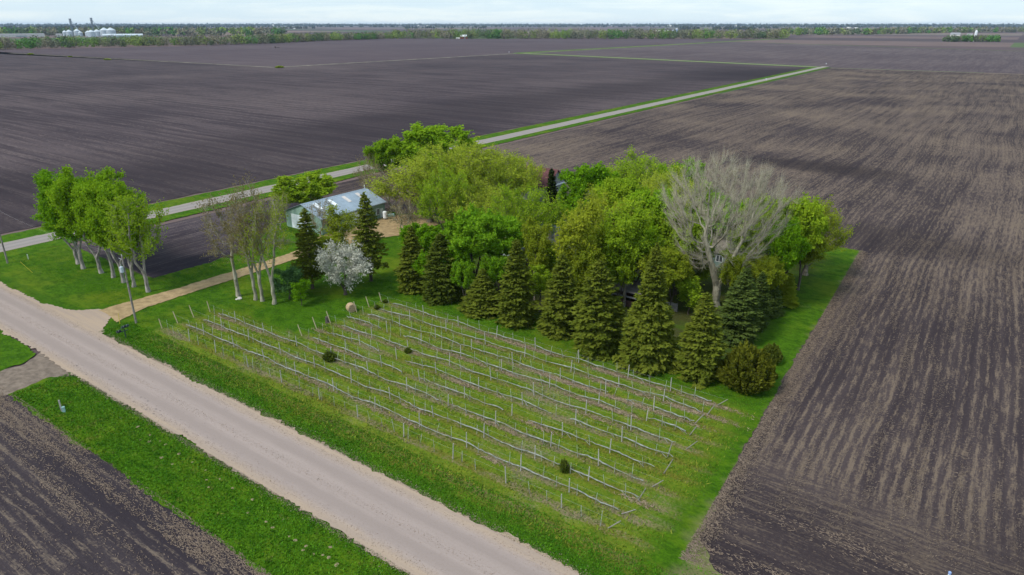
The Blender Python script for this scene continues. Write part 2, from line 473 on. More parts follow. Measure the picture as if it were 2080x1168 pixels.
sheet('far_road', [(-598.5, 864), (-592, 862), (-582, 2240), (-588, 2240)], .22, m_dryg)
# roads
sheet('gravel_road', [(-400, -8.0), (-80, -8.0), (-62, -8.0), (300, -8.0), (300, 0), (-72.5, 0), (-75, 1.2), (-79.5, 5.2), (-82.8, 4.2), (-86, 1.4), (-92, .1), (-400, 0)], .20, m_road, .35, .26, 7)
ro = sheet('field_road', [(-3.3, -12), (3.3, -12), (3.3, 770), (-3.3, 770)], .19, m_froad, .7, .14, 8)
ro.matrix_world = SITE @ Matrix.Translation((FR0[0], FR0[1], .19)) @ Matrix.Rotation(math.atan2(-(FR1[0] - FR0[0]), FR1[1] - FR0[1]), 4, 'Z')
sheet('driveway', [(-80.2, 4.0), (-82.2, 3.9), (-82.0, 8), (-81.3, 14.3), (-81.3, 24), (-81.2, 34), (-81.6, 42), (-85.6, 47), (-85.6, 69.5), (-83, 74), (-74, 78), (-71, 74), (-71.8, 62), (-76.2, 53),
                   (-77.4, 47), (-77.4, 34), (-77.4, 24), (-77.4, 14), (-77.0, 8), (-75.2, 3.2)], .215, m_drive, .4, .14, 9)
sheet('field_lane', [(-74.0, -7.6), (-61.5, -7.6), (-64.4, -9.8), (-64.2, -15.4), (-69, -17.5), (-72.5, -15.6), (-71.4, -10.5)], .13, m_lane, .4, .18, 10)

# ------------------------------------------------------------------ scattered ground cover (real blades and straws)
m_tuft, N, b = mat('grass_blades', .9, .1)
ri = N.n('ShaderNodeNewGeometry', out=8); tc = N.n('ShaderNodeTexCoord', out=3)
pn = N.noise(N.sv(tc, (.35, .8, 1)), 1.0, 4, .65)
f = N.m('ADD', N.m('MULTIPLY', ri, .45), N.m('MULTIPLY', N.rng(pn, .33, .67), .55))
cc = N.mix(f, (.026, .125, .004), (.105, .235, .010))
setcol(N, b, N.mix(N.m('MULTIPLY', N.rng(N.noise(tc, .7, 3, .7), .56, .70), .8), cc, (.17, .175, .035)))
m_tufty, N, b = mat('yellow_grass_blades', .9, .1)
ri = N.n('ShaderNodeNewGeometry', out=8)
setcol(N, b, N.mix(N.rng(ri, 0, 1, 0, 1, False), (.08, .17, .010), (.23, .23, .03)))
m_straw, N, b = mat('dry_straw', .9, .1)
ri = N.n('ShaderNodeNewGeometry', out=8)
setcol(N, b, N.mix(N.rng(ri, 0, 1, 0, 1, False), (.125, .092, .070), (.230, .176, .132)))


m_mulch, N, b = mat('dry_mulch', .9, .1)
ri = N.n('ShaderNodeNewGeometry', out=8)
setcol(N, b, N.mix(N.rng(ri, 0, 1, 0, 1, False), (.17, .128, .082), (.34, .265, .175)))


def blades(name, A, B, h, w, m, z=.14, kind='stuff', lean=.6):
    """one small upright triangle per point (a, b arrays in farm axes)"""
    n = len(A)
    t = rng.uniform(0, 2 * math.pi, n); dx, dy = np.cos(t), np.sin(t)
    hh = h * rng.uniform(.5, 1.4, n); ww = w * rng.uniform(.6, 1.4, n)
    lx, ly = rng.normal(0, lean, n) * hh, rng.normal(0, lean, n) * hh
    P = np.zeros((n, 3, 3))
    P[:, 0] = np.stack([A - dx * ww, B - dy * ww, np.full(n, z)], 1)
    P[:, 1] = np.stack([A + dx * ww, B + dy * ww, np.full(n, z)], 1)
    P[:, 2] = np.stack([A + lx, B + ly, z + hh], 1)
    me = mesh_np(name, P.reshape(-1, 3), np.arange(3 * n).reshape(n, 3), m)
    o = link(name, me, kind=kind); o.matrix_world = SITE; return o


def straws(name, A, B, ang, L, w, m, z=.10):
    n = len(A)
    dx, dy = np.cos(ang), np.sin(ang); L = L * rng.uniform(.4, 1.5, n)
    P = np.zeros((n, 4, 3)); zz = z + rng.uniform(.02, .09, n); z2 = z + rng.uniform(.01, .07, n)
    ex, ey = -dy * w, dx * w
    P[:, 0] = np.stack([A - dx * L - ex, B - dy * L - ey, zz], 1); P[:, 1] = np.stack([A + dx * L - ex, B + dy * L - ey, z2], 1)
    P[:, 2] = np.stack([A + dx * L + ex, B + dy * L + ey, z2 + .02], 1); P[:, 3] = np.stack([A - dx * L + ex, B - dy * L + ey, zz + .02], 1)
    me = mesh_np(name, P.reshape(-1, 3), np.arange(4 * n).reshape(n, 4), m)
    o = link(name, me, kind='stuff'); o.matrix_world = SITE; return o


def clumped(n, a0, a1, b0, b1, k=400, s=2.0):
    """points gathered in loose clumps"""
    ca, cb = rng.uniform(a0, a1, k), rng.uniform(b0, b1, k); i = rng.integers(0, k, n)
    A = ca[i] + rng.normal(0, s, n); B = cb[i] + rng.normal(0, s * .5, n)
    q = (A > a0) & (A < a1) & (B > b0) & (B < b1); return A[q], B[q]


# ditch and roadside grass
A, B = rng.uniform(-64, 30, 46000), rng.uniform(-14.9, -8.0, 46000)
blades('ditch_grass_blades', A, B, .11, .07, m_tuft)
A = np.concatenate([rng.uniform(-74, 14, 40000), rng.uniform(13, 40, 4000)]); B = np.concatenate([rng.uniform(0.0, 4.6, 40000), rng.uniform(0, 6.5, 4000)])
k = (A > -74) & ~((A < -74 + 0) & (B < 5)); blades('roadside_grass_blades', A[k], B[k], .10, .065, m_tuft)
A, B = clumped(26000, -66, 11, 2.2, 33.0, 900, 1.1); k = ~((A < -49) & (B > 16)); blades('yellow_vineyard_grass', A[k], B[k], .20, .06, m_tufty)
A, B = rng.uniform(-122, 13, 90000), rng.uniform(4.6, 40, 90000)
k = ~((A < -76.5) & (A > -83)) & ~((A < -88) & (B > 16)) & ~((A > 11)) & ~((A < -74) & (B < 6))
blades('lawn_grass_blades', A[k], B[k], .07, .06, m_tuft)
# dry mulch under the vine rows, strongest at the far right rows
rowsb = [6.1, 8.5, 11.1, 13.8, 16.4, 19.1, 21.7, 24.4, 26.9, 29.5, 32.2]
LA, LB = [], []
for i, rb in enumerate(rowsb):
    a0 = -67 if i < 4 else -48
    for _ in range(0 if i == 0 else 4 if i < 7 else 12):
        c = rng.uniform(-28 if i >= 8 else a0, 8); L = rng.uniform(.5, 2.4); n = int(120 * L)
        LA.append(c + rng.normal(0, L, n)); LB.append(rb - .15 + rng.normal(0, .24, n))
A, B = np.concatenate(LA), np.concatenate(LB)
straws('row_mulch', A, B, rng.uniform(0, 6.3, len(A)), .15, .022, m_mulch, .16)
def vnoise(A, B, sa, sb, seed):
    g = np.random.default_rng(seed).uniform(0, 1, (97, 97))
    x, y = np.asarray(A) / sa + 31.7, np.asarray(B) / sb + 17.3
    i, j = np.floor(x).astype(int), np.floor(y).astype(int); fx, fy = x - i, y - j
    fx = fx * fx * (3 - 2 * fx); fy = fy * fy * (3 - 2 * fy)
    q = lambda p, r_: g[p % 97, r_ % 97]
    return (q(i, j) * (1 - fx) + q(i + 1, j) * fx) * (1 - fy) + (q(i, j + 1) * (1 - fx) + q(i + 1, j + 1) * fx) * fy


# gravel thrown into the grass along both shoulders of the road
m_peb, N, b = mat('loose_gravel', .95, .1)
ri = N.n('ShaderNodeNewGeometry', out=8)
setcol(N, b, N.mix(N.rng(ri, 0, 1, 0, 1, False), (.24, .185, .14), (.46, .36, .28)))
A = rng.uniform(-72, 30, 9000); B = np.abs(rng.normal(0, .42, 9000)) - .1
A2 = rng.uniform(-61, 30, 9000); B2 = -7.95 - np.abs(rng.normal(0, .30, 9000))
A3 = rng.uniform(-110, 30, 14000); B3 = np.where(rng.uniform(0, 1, 14000) < .3, rng.normal(-4.1, .3, 14000), np.where(rng.uniform(0, 1, 14000) < .5, rng.normal(-.9, .35, 14000), rng.normal(-7.0, .4, 14000)))
blades('loose_gravel', np.concatenate([A, A2, A3]), np.concatenate([B, B2, B3]), .05, .055, m_peb, .19, lean=.3)


# stubble of the near right field: rows run away from the gravel road, headland rows run along it
n = 330000
A = 12.6 + rng.uniform(0, 1, n) ** 1.2 * 80; B = 6.4 + rng.uniform(0, 1, n) ** 1.3 * 115
wob = 9.0 * (vnoise(A, B, 40, 60, 5) - .5)
head = B < 21 + 16 * (vnoise(A, B, 22, 30, 9) - .5)
ra = vnoise(A + wob, B, .55, 5.5, 1) * .6 + vnoise(A + wob, B, 2.0, 16, 2) * .55 + vnoise(A, B, 9, 14, 3) * .5
hd = vnoise(A, B + wob * .3, 4.5, .55, 1) * .6 + vnoise(A, B + wob * .3, 14, 1.8, 2) * .55 + vnoise(A, B, 14, 7, 3) * .5
v = np.where(head, hd, ra) + rng.normal(0, .20, n)
k = v > np.where(head, 1.10, 1.06)
A, B, head = A[k], B[k], head[k]
straws('stubble_straw', A, B, np.where(head, 0.05, math.pi / 2 - .1) + rng.normal(0, .5, len(A)), .10, .016, m_straw)
n = 17000
B = rng.uniform(6.6, 106, n); edge = 13.0 - (B - 9) * .039; A = edge - .3 + np.abs(rng.normal(0, .9, n))
straws('field_edge_straw', A, B, rng.uniform(0, 6.3, n), .11, .018, m_straw, .13)
n = 150000
A = rng.uniform(-80, 14, n); B = -14.6 - rng.uniform(0, 1, n) ** 1.4 * 22
v = vnoise(A, B, 6, .5, 21) * .55 + vnoise(A, B, 20, 2.2, 22) * .5 + vnoise(A, B, 10, 6, 23) * .45 + np.where(B > -17.5, .16, 0) + rng.normal(0, .19, n)
k = v > 1.03; A, B = A[k], B[k]
straws('near_field_straw', A, B, rng.normal(0, .55, len(A)), .095, .015, m_straw)


# ------------------------------------------------------------------ trees: materials
def leaf_material(name, c0, c1, trans=.42, blue=None):
    m = bpy.data.materials.new(name); m.use_nodes = True; t = m.node_tree; N = NT(t)
    for nd in list(t.nodes):
        if nd.type == 'BSDF_PRINCIPLED': t.nodes.remove(nd)
    out = [nd for nd in t.nodes if nd.type == 'OUTPUT_MATERIAL'][0]
    ri = N.n('ShaderNodeNewGeometry', out=8)
    oi = N.n('ShaderNodeObjectInfo', out=5)
    tc = N.n('ShaderNodeTexCoord', out=3)
    cl = N.noise(tc, .55, 3, .6)
    f = N.m('ADD', N.m('MULTIPLY', ri, .45), N.m('ADD', N.m('MULTIPLY', N.rng(cl, .3, .7), .40), N.m('MULTIPLY', oi, .15)))
    c = N.mix(f, c0, c1)
    d = N.n('ShaderNodeBsdfDiffuse', {}, {'Color': c, 'Roughness': .6})
    tr = N.n('ShaderNodeBsdfTranslucent', {}, {'Color': c})
    N.L.new(N.n('ShaderNodeMixShader', {}, {0: trans, 1: d, 2: tr}), out.inputs['Surface'])
    return m


def bark_material(name, c0, c1):
    m, N, b = mat(name, .95, .1)
    tc = N.n('ShaderNodeTexCoord', out=3)
    f = N.noise(N.sv(tc, (4, 4, .9)), 1.0, 5, .7)
    setcol(N, b, N.mix(N.rng(f, .32, .68), c0, c1)); bump(N, b, f, .7, .05)
    return m


LM = dict(
    bright=leaf_material('leaf_bright_green', (.096, .245, .008), (.270, .470, .018)),
    fresh=leaf_material('leaf_fresh_green', (.150, .300, .010), (.350, .520, .026)),
    maple=leaf_material('leaf_maple_green', (.105, .262, .010), (.290, .480, .026)),
    bud=leaf_material('leaf_budding_yellow', (0.237, 0.319, 0.022), (0.488, 0.550, 0.056)),
    budg=leaf_material('leaf_budding_green', (0.176, 0.297, 0.014), (0.405, 0.540, 0.032)),
    gold=leaf_material('leaf_budding_gold', (.215, .270, .016), (.450, .490, .042)),
    olive=leaf_material('leaf_olive', (0.156, 0.221, 0.013), (0.338, 0.390, 0.031)),
    haze=leaf_material('bud_brown', (.170, .145, .060), (.300, .245, .100)),
    white=leaf_material('blossom_white', (.28, .30, .18), (.74, .71, .64), .25),
    blueg=leaf_material('leaf_grey_green', (0.066, 0.150, 0.042), (0.150, 0.270, 0.090)),
    spruce=leaf_material('needles_olive', (.056, .084, .009), (.190, .220, .026), .15),
    spruced=leaf_material('needles_dark', (.044, .070, .009), (.145, .180, .024), .15),
    spruceb=leaf_material('needles_blue', (.034, .060, .014), (.120, .165, .034), .12),
    juniper=leaf_material('juniper_scales', (.026, .040, .005), (.165, .175, .018), .12),
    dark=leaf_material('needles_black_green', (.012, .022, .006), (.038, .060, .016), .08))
BM = dict(
    grey=bark_material('bark_grey', (.115, .10, .075), (.25, .22, .165)),
    pale=bark_material('bark_pale', (.17, .15, .13), (.42, .38, .34)),
    brown=bark_material('bark_brown', (.060, .048, .040), (.135, .110, .090)),
    ash=bark_material('bark_ash', (.20, .185, .130), (.40, .375, .28)),
    birch=bark_material('bark_birch', (.40, .38, .35), (.68, .66, .62)),
    twig=bark_material('bark_twig', (.20, .17, .12), (.34, .29, .21)))


# ------------------------------------------------------------------ trees: geometry
def colonize(pts, nodes, par, step, infl, kill, up=.12, iters=140, r=None):
    """grow a branch skeleton towards the points that fill the crown"""
    pts = np.asarray(pts, float); nodes = [np.array(p, float) for p in nodes]; par = list(par)
    D = np.full(len(pts), 1e9); I = np.zeros(len(pts), int); alive = np.ones(len(pts), bool)
    new0 = 0
    for it in range(iters):
        for j in range(new0, len(nodes)):
            d = np.linalg.norm(pts - nodes[j], axis=1); q = d < D; D[q] = d[q]; I[q] = j
        alive &= D > kill
        act = alive & (D < infl)
        if not act.any(): break
        new0 = len(nodes)
        P = np.array(nodes)
        dirs = pts[act] - P[I[act]]; dirs /= np.linalg.norm(dirs, axis=1)[:, None] + 1e-9
        S = np.zeros_like(P); np.add.at(S, I[act], dirs)
        for j in np.unique(I[act]):
            d = S[j]; d = d / (np.linalg.norm(d) + 1e-9) + r.normal(0, .13, 3) + np.array([0, 0, up]); d /= np.linalg.norm(d)
            nodes.append(P[j] + d * step); par.append(int(j))
        if len(nodes) > 4200: break
    return np.array(nodes), np.array(par)


def frustums(P0, P1, R0, R1, k):
    """n tapered k-sided tubes (no caps)"""
    n = len(P0)
    if n == 0: return np.zeros((0, 3)), np.zeros((0, 4), int)
    d = P1 - P0; d /= np.linalg.norm(d, axis=1)[:, None] + 1e-9
    ref = np.where(np.abs(d[:, 2:3]) > .9, np.array([[1., 0, 0]]), np.array([[0, 0, 1.]]))
    x = np.cross(d, ref); x /= np.linalg.norm(x, axis=1)[:, None] + 1e-9; y = np.cross(d, x)
    t = np.arange(k) * 2 * math.pi / k
    ring = x[:, None] * np.cos(t)[None, :, None] + y[:, None] * np.sin(t)[None, :, None]
    V = np.concatenate([P0[:, None] + ring * R0[:, None, None], P1[:, None] + ring * R1[:, None, None]], 1).reshape(-1, 3)
    j = np.arange(k); q = np.stack([j, (j + 1) % k, (j + 1) % k + k, j + k], 1)
    F = (q[None] + (np.arange(n) * 2 * k)[:, None, None]).reshape(-1, 4)
    return V, F


def cones(P0, D, R0):
    """n thin three-sided twigs"""
    n = len(P0); d = D / (np.linalg.norm(D, axis=1)[:, None] + 1e-9)
    ref = np.where(np.abs(d[:, 2:3]) > .9, np.array([[1., 0, 0]]), np.array([[0, 0, 1.]]))
    x = np.cross(d, ref); x /= np.linalg.norm(x, axis=1)[:, None] + 1e-9; y = np.cross(d, x)
    t = np.arange(3) * 2 * math.pi / 3
    ring = x[:, None] * np.cos(t)[None, :, None] + y[:, None] * np.sin(t)[None, :, None]
    V = np.concatenate([P0[:, None] + ring * R0[:, None, None], (P0 + D)[:, None]], 1).reshape(-1, 3)
    q = np.array([[0, 1, 3], [1, 2, 3], [2, 0, 3]]); F = (q[None] + (np.arange(n) * 4)[:, None, None]).reshape(-1, 3)
    return V, F


def cards(C, s, r, flat=0.0, D=None, asp=1.0):
    """n small four-cornered leaf clumps"""
    n = len(C)
    nx = r.normal(0, 1, (n, 3)); nx /= np.linalg.norm(nx, axis=1)[:, None]
    if D is not None: nx = D / (np.linalg.norm(D, axis=1)[:, None] + 1e-9)
    y = r.normal(0, 1, (n, 3))
    if flat: y[:, 2] *= (1 - flat)
    y -= nx * np.sum(nx * y, 1)[:, None]; y /= np.linalg.norm(y, axis=1)[:, None] + 1e-9
    s = s * r.uniform(.6, 1.35, n)
    a = nx * (s * asp)[:, None]; b_ = y * s[:, None]
    k = r.uniform(.3, .9, (n, 1))
    V = np.stack([C - a, C - b_ * k, C + a, C + b_ * r.uniform(.3, .9, (n, 1))], 1)
    # fold each clump a little so that it is not flat
    V[:, 0] += np.cross(nx, y) * (s * .35)[:, None]
    return V.reshape(-1, 3), np.arange(4 * n).reshape(n, 4)


def join(parts):
    V, F, off = [], {}, 0
    for v, f in parts:
        if len(v) == 0: continue
        V.append(v); F.setdefault(f.shape[1], []).append(f + off); off += len(v)
    return np.concatenate(V), [np.concatenate(f) for f in F.values()]


def crown_points(r, n, h, z0, rx, shape='round', lobes=6, lobe_r=.5):
    """fill an uneven crown: a main body and side lobes"""
    zc = (z0 + h) / 2; rz = (h - z0) / 2
    L = []
    for i in range(lobes):
        t = r.uniform(0, 2 * math.pi); e = r.uniform(-.6, .75); q = math.sqrt(max(0, 1 - e * e)) * r.uniform(.48, .70)
        L.append((np.array([math.cos(t) * q * rx, math.sin(t) * q * rx, zc + e * rz * .66]), r.uniform(lobe_r * .6, lobe_r * 1.1)))
    out = []
    while len(out) < n:
        p = np.array([r.uniform(-rx, rx), r.uniform(-rx, rx), r.uniform(z0, h)])
        f = (p[2] - z0) / (h - z0)
        if shape == 'fan':
            lim = rx * (.25 + .95 * f ** .6) * math.sqrt(max(0, 1 - (max(0, f - .5) / .5) ** 2.2))
            if math.hypot(p[0], p[1]) < lim: out.append(p)
            continue
        ok = (p[0] ** 2 + p[1] ** 2) / (rx * .64) ** 2 + ((p[2] - zc * .96) / (rz * .74)) ** 2 < 1
        if not ok:
            for c, lr in L:
                d = (p - c) / np.array([rx * lr, rx * lr, rz * lr])
                if d @ d < 1: ok = True; break
        if ok: out.append(p)
    return np.array(out)


def make_tree(seed, h=14.0, z0=3.5, rx=5.0, n=420, step=.75, trunk_r=.28, forks=1, fork_z=None, spread=.35, leaves=14000, leaf=.20, twigs=3, twig_l=1.0,
              shape='round', lobes=6, lobe_r=.5, bark='grey', leafmat='bright', leaf_spread=.35, up=.12, lean=0.0, thin=.05, twig_r=.012, outward=.6, twig_up=.15, pexp=.56, fork_len=None, rmin=.014):
    """returns (trunk mesh, crown mesh) with the foot at the origin"""
    r = np.random.default_rng(seed)
    pts = crown_points(r, n, h, z0, rx, shape, lobes, lobe_r)
    fz = fork_z if fork_z is not None else z0 * .75
    nodes, par = [np.zeros(3)], [-1]
    k = max(2, int(fz / step)); la = r.uniform(0, 6.3)
    for i in range(1, k + 1):
        nodes.append(np.array([math.cos(la) * lean * i * step, math.sin(la) * lean * i * step, i * fz / k]) + r.normal(0, .05, 3) * [1, 1, 0]); par.append(len(nodes) - 2)
    top = len(nodes) - 1
    if forks > 1:
        t0 = r.uniform(0, 6.3)
        for f in range(forks):
            p = nodes[top]; q = top; t = t0 + f * 2 * math.pi / forks + r.normal(0, .3); sp_ = spread * r.uniform(.7, 1.3)
            m_ = max(3, int((fork_len or (z0 - fz)) * r.uniform(.9, 1.7) / step))
            for i in range(m_):
                d = np.array([math.cos(t) * sp_, math.sin(t) * sp_, 1.0]); d /= np.linalg.norm(d)
                p = p + d * step + r.normal(0, .05, 3); nodes.append(p); par.append(q); q = len(nodes) - 1
    P, par = colonize(pts, nodes, par, step, max(rx, h) * .9, step * 1.6, up, 160, r)
    N_ = len(P)
    nch = np.zeros(N_, int)
    for j in range(1, N_): nch[par[j]] += 1
    w = (nch == 0).astype(float)                                      # how many tips each branch carries
    for j in range(N_ - 1, 0, -1): w[par[j]] += w[j]
    rad = trunk_r * (w / w[0]) ** pexp
    rad = np.maximum(rad, rmin)
    j = np.arange(1, N_)
    R1 = rad[j]; R0 = np.minimum(rad[par[j]], R1 * 1.6)
    seg = []
    flare = np.where(par[j] == 0, 1.45, 1.0)
    for lo, hi, kk in ((.11, 9, 7), (.045, .11, 5), (0, .045, 3)):
        q = (R1 >= lo) & (R1 < hi)
        seg.append(frustums(P[par[j]][q], P[j][q], (R0 * flare)[q], R1[q], kk))
    tips = np.where((w <= 7) & (np.arange(N_) > top))[0]
    ctr = np.array([0, 0, z0 + (h - z0) * .3])
    tw = np.repeat(tips, twigs); tw = tw[r.uniform(0, 1, len(tw)) < .95]
    pd = P[tw] - P[par[tw]]; pd /= np.linalg.norm(pd, axis=1)[:, None] + 1e-9
    od = P[tw] - ctr; od /= np.linalg.norm(od, axis=1)[:, None] + 1e-9
    D = pd * .6 + od * outward + r.normal(0, .4, pd.shape) + np.array([0, 0, twig_up]); D /= np.linalg.norm(D, axis=1)[:, None]
    D *= (twig_l * r.uniform(.4, 1.3, len(D)))[:, None]
    B0 = P[tw] - pd * r.uniform(0, step, len(tw))[:, None]
    seg.append(cones(B0, D, np.full(len(tw), twig_r)))
    V, F = join(seg)
    mt = mesh_np('trunk', V, F, BM[bark])
    mc = None
    if leaves:
        i = r.integers(0, len(tw), leaves)
        C = B0[i] + D[i] * r.uniform(.15, 1.1, leaves)[:, None] + r.normal(0, leaf_spread, (leaves, 3))
        V, F = cards(C, leaf, r, .25)
        mc = mesh_np('crown', V, F, LM[leafmat])
    return mt, mc


def make_spruce(seed, h=13.0, rx=2.9, gap=.42, leafmat='spruce', dens=1.0, base=.4, power=.85, droop=.35, bark='brown', thin_low=0.0):
    r = np.random.default_rng(seed)
    mb_P0, mb_P1, mb_R0, mb_R1 = [], [], [], []
    zs = np.linspace(0, h, 14)
    for i in range(13):
        mb_P0.append((0, 0, zs[i])); mb_P1.append((0, 0, zs[i + 1])); mb_R0.append(.2 * (1 - zs[i] / h) + .02); mb_R1.append(.2 * (1 - zs[i + 1] / h) + .02)
    C, DD, S = [], [], []
    z = base
    bp0, bdir = [], []
    while z < h - .15:
        f = z / h
        rr = rx * (1 - f) ** power
        if f < .12: rr *= .82 + 1.5 * f
        if thin_low and f < .3: rr *= .75
        nb_ = int(max(5, round(6 + 5 * rr)))
        t0 = r.uniform(0, 6.3)
        for q in range(nb_):
            if r.uniform() < thin_low * (1 - f): continue
            t = t0 + 2 * math.pi * q / nb_ + r.normal(0, .16); L = rr * r.uniform(.58, 1.2) + .1
            zz = z + r.normal(0, gap * .3)
            n = int((9 + 22 * L) * dens)
            u = r.uniform(.12, 1, n) ** .75
            rise = .30 * (f - .25)                                        # high branches rise, low ones hang
            zc = zz + L * (rise * u - droop * u * u * (1 - f) * .8 + .18 * np.maximum(0, u - .75) * 2)
            lat = r.normal(0, .16 + .14 * L * np.sin(u * 2.6), n) * .62
            x = math.cos(t) * u * L - math.sin(t) * lat; y = math.sin(t) * u * L + math.cos(t) * lat
            C.append(np.stack([x, y, zc - np.abs(r.normal(0, .10, n)) - np.abs(lat) * .28], 1))
            d = np.stack([np.full(n, math.cos(t)), np.full(n, math.sin(t)), np.full(n, -.25 + .5 * f)], 1) + r.normal(0, .4, (n, 3))
            d -= np.stack([-math.sin(t) * -np.sign(lat) * .5, math.cos(t) * -np.sign(lat) * .5, np.zeros(n)], 1)
            DD.append(d); S.append(np.full(n, .17 + .05 * (1 - f)))
            bp0.append((0, 0, zz)); bdir.append((math.cos(t) * L * .85, math.sin(t) * L * .85, L * (rise - droop * .5 * (1 - f))))
        z += gap * (.75 + .5 * (1 - f))
    # the leader
    n = 60; u = r.uniform(0, 1, n)
    C.append(np.stack([r.normal(0, .07, n), r.normal(0, .07, n), h - .9 + u * 1.0], 1)); DD.append(np.tile([0, 0, 1.], (n, 1)) + r.normal(0, .4, (n, 3))); S.append(np.full(n, .13))
    C = np.concatenate(C); DD = np.concatenate(DD); S = np.concatenate(S)
    v, f_ = frustums(np.array(mb_P0, float), np.array(mb_P1, float), np.array(mb_R0), np.array(mb_R1), 7)
    v2, f2 = cones(np.array(bp0, float), np.array(bdir, float), np.full(len(bp0), .03))
    V, F = join([(v, f_), (v2, f2)])
    mt = mesh_np('trunk', V, F, BM[bark])
    V, F = cards(C, S, r, .55, DD, 1.25)
    return mt, mesh_np('crown', V, F, LM[leafmat])


def make_juniper(seed, h=5.0, rx=3.0, n=17000, leafmat='juniper'):
    """many upright plumes fanning out of one base"""
    r = np.random.default_rng(seed)
    C, D = [], []; p0, pd = [], []
    K = 150
    for k in range(K):
        t = r.uniform(0, 6.3); q = math.sqrt(r.uniform(0, 1)); out = q * rx; top = h * (1.0 - .62 * q ** 2.2) * r.uniform(.8, 1.06)
        b0 = np.array([math.cos(t) * out * .35, math.sin(t) * out * .35, .1]); b1 = np.array([math.cos(t) * out, math.sin(t) * out, top])
        m_ = n // K; u = r.uniform(.12, 1, m_) ** .7
        mid = b0 + (b1 - b0) * u[:, None]; mid[:, :2] += (b1 - b0)[:2] * (np.sin(u * 3.14) * .25)[:, None]
        mid += r.normal(0, .20, (m_, 3)) * (1.15 - u * .8)[:, None]
        mid[:, 2] = np.maximum(mid[:, 2], .08)
        C.append(mid); dd = (b1 - b0) / np.linalg.norm(b1 - b0) + np.array([math.cos(t), math.sin(t), 0]) * .25; D.append(np.tile(dd, (m_, 1)) + r.normal(0, .35, (m_, 3)))
        p0.append(b0); pd.append((b1 - b0) * .8)
    v, f = cones(np.array(p0), np.array(pd), np.full(K, .035))
    mt = mesh_np('trunk', v, f, BM['brown'])
    V, F = cards(np.concatenate(C), .17, r, .2, np.concatenate(D), 1.3)
    return mt, mesh_np('crown', V, F, LM[leafmat])


# prototypes: (trunk mesh, crown mesh, nominal height, nominal crown radius)
PROTO = {}


def proto(k, fn, h, rx, **kw): PROTO[k] = (*fn(h=h, rx=rx, **kw), h, rx)


for i in range(3):
    proto('full%d' % i, make_tree, 12.0, 5.0, seed=100 + i, z0=.7, n=520, step=.7, leaves=23000, leaf=.19, twigs=2, twig_l=1.1, leafmat='bright', lobes=15, lobe_r=.40, bark='brown', forks=2, fork_z=1.0, leaf_spread=.22, twig_up=.35)
for i in range(3):
    proto('bud%d' % i, make_tree, 15.0, 6.5, seed=200 + i, z0=1.2, n=720, step=.75, leaves=17000, leaf=.135, twigs=5, twig_l=1.9, rmin=.010, leafmat='bud', lobes=16, lobe_r=.40, bark='grey', forks=3, fork_z=1.2, spread=.5, leaf_spread=.20, trunk_r=.36, twig_up=.7, pexp=.66)
for i in range(2):
    proto('tallfull%d' % i, make_tree, 13.0, 3.9, seed=150 + i, z0=4.2, n=430, step=.7, leaves=17000, leaf=.18, twigs=2, twig_l=1.1, leafmat='bright', lobes=15, lobe_r=.42, bark='brown', forks=2, fork_z=2.5, leaf_spread=.22, twig_up=.35, trunk_r=.22)
    proto('tallbud%d' % i, make_tree, 15.0, 4.4, seed=250 + i, z0=4.6, n=520, step=.75, leaves=13000, leaf=.135, twigs=5, twig_l=1.8, rmin=.010, leafmat='bud', lobes=15, lobe_r=.42, bark='grey', forks=2, fork_z=2.6, spread=.4, leaf_spread=.2, trunk_r=.28, twig_up=.7, pexp=.66)
for i in range(3):
    proto('row%d' % i, make_tree, 16.0, 4.6, seed=300 + i, z0=3.9, n=470, step=.75, leaves=17000, leaf=.175, twigs=2, twig_l=1.2, leafmat='bright', lobes=13, lobe_r=.42, bark='pale', forks=2, fork_z=2.4, spread=.40, leaf_spread=.26, trunk_r=.26, pexp=.6, lean=.05, twig_up=.3)
proto('row3', make_tree, 16.0, 4.6, seed=333, z0=3.6, n=420, step=.75, leaves=6500, leaf=.15, twigs=5, twig_l=1.5, leafmat='budg', lobes=12, lobe_r=.42, bark='pale', forks=2, fork_z=2.8, spread=.36, leaf_spread=.24, trunk_r=.28, twig_up=.4, pexp=.6)
for i in range(2):
    proto('thin%d' % i, make_tree, 16.0, 3.6, seed=400 + i, z0=4.2, n=300, step=.75, leaves=3400, leaf=.11, twigs=8, twig_l=1.7, leafmat='haze', rmin=.010, lobes=9, bark='ash', forks=2, fork_z=3.4, spread=.24, leaf_spread=.2, trunk_r=.27, lean=.04, twig_up=.3, pexp=.62)
proto('slim0', make_tree, 13.0, 2.8, seed=450, z0=5.2, n=240, step=.65, leaves=7000, leaf=.16, twigs=4, twig_l=1.0, leafmat='budg', lobes=7, bark='grey', forks=1, fork_z=4.6, leaf_spread=.26, trunk_r=.16, lean=.02, twig_up=.3)
proto('big', make_tree, 22.0, 9.6, seed=503, z0=4.4, n=2000, step=.8, leaves=3500, leaf=.07, twigs=15, twig_l=2.3, leafmat='haze', shape='fan', bark='ash', forks=2, fork_z=2.6, fork_len=5.5, spread=.34, leaf_spread=.2, trunk_r=.60, up=.16, twig_r=.012, outward=.75, twig_up=.95, pexp=.62, rmin=.010)
proto('bare', make_tree, 9.0, 3.4, seed=520, z0=1.4, n=300, step=.55, leaves=2200, leaf=.09, twigs=7, twig_l=1.3, leafmat='haze', bark='twig', forks=3, fork_z=.8, spread=.5, leaf_spread=.14, trunk_r=.15, twig_up=.3, pexp=.62)
proto('blossom', make_tree, 8.0, 4.3, seed=531, z0=.9, n=260, step=.55, leaves=8500, leaf=.125, twigs=4, twig_l=1.1, leafmat='white', bark='brown', forks=3, fork_z=.9, spread=.6, lobes=13, lobe_r=.34, leaf_spread=.20, trunk_r=.2)
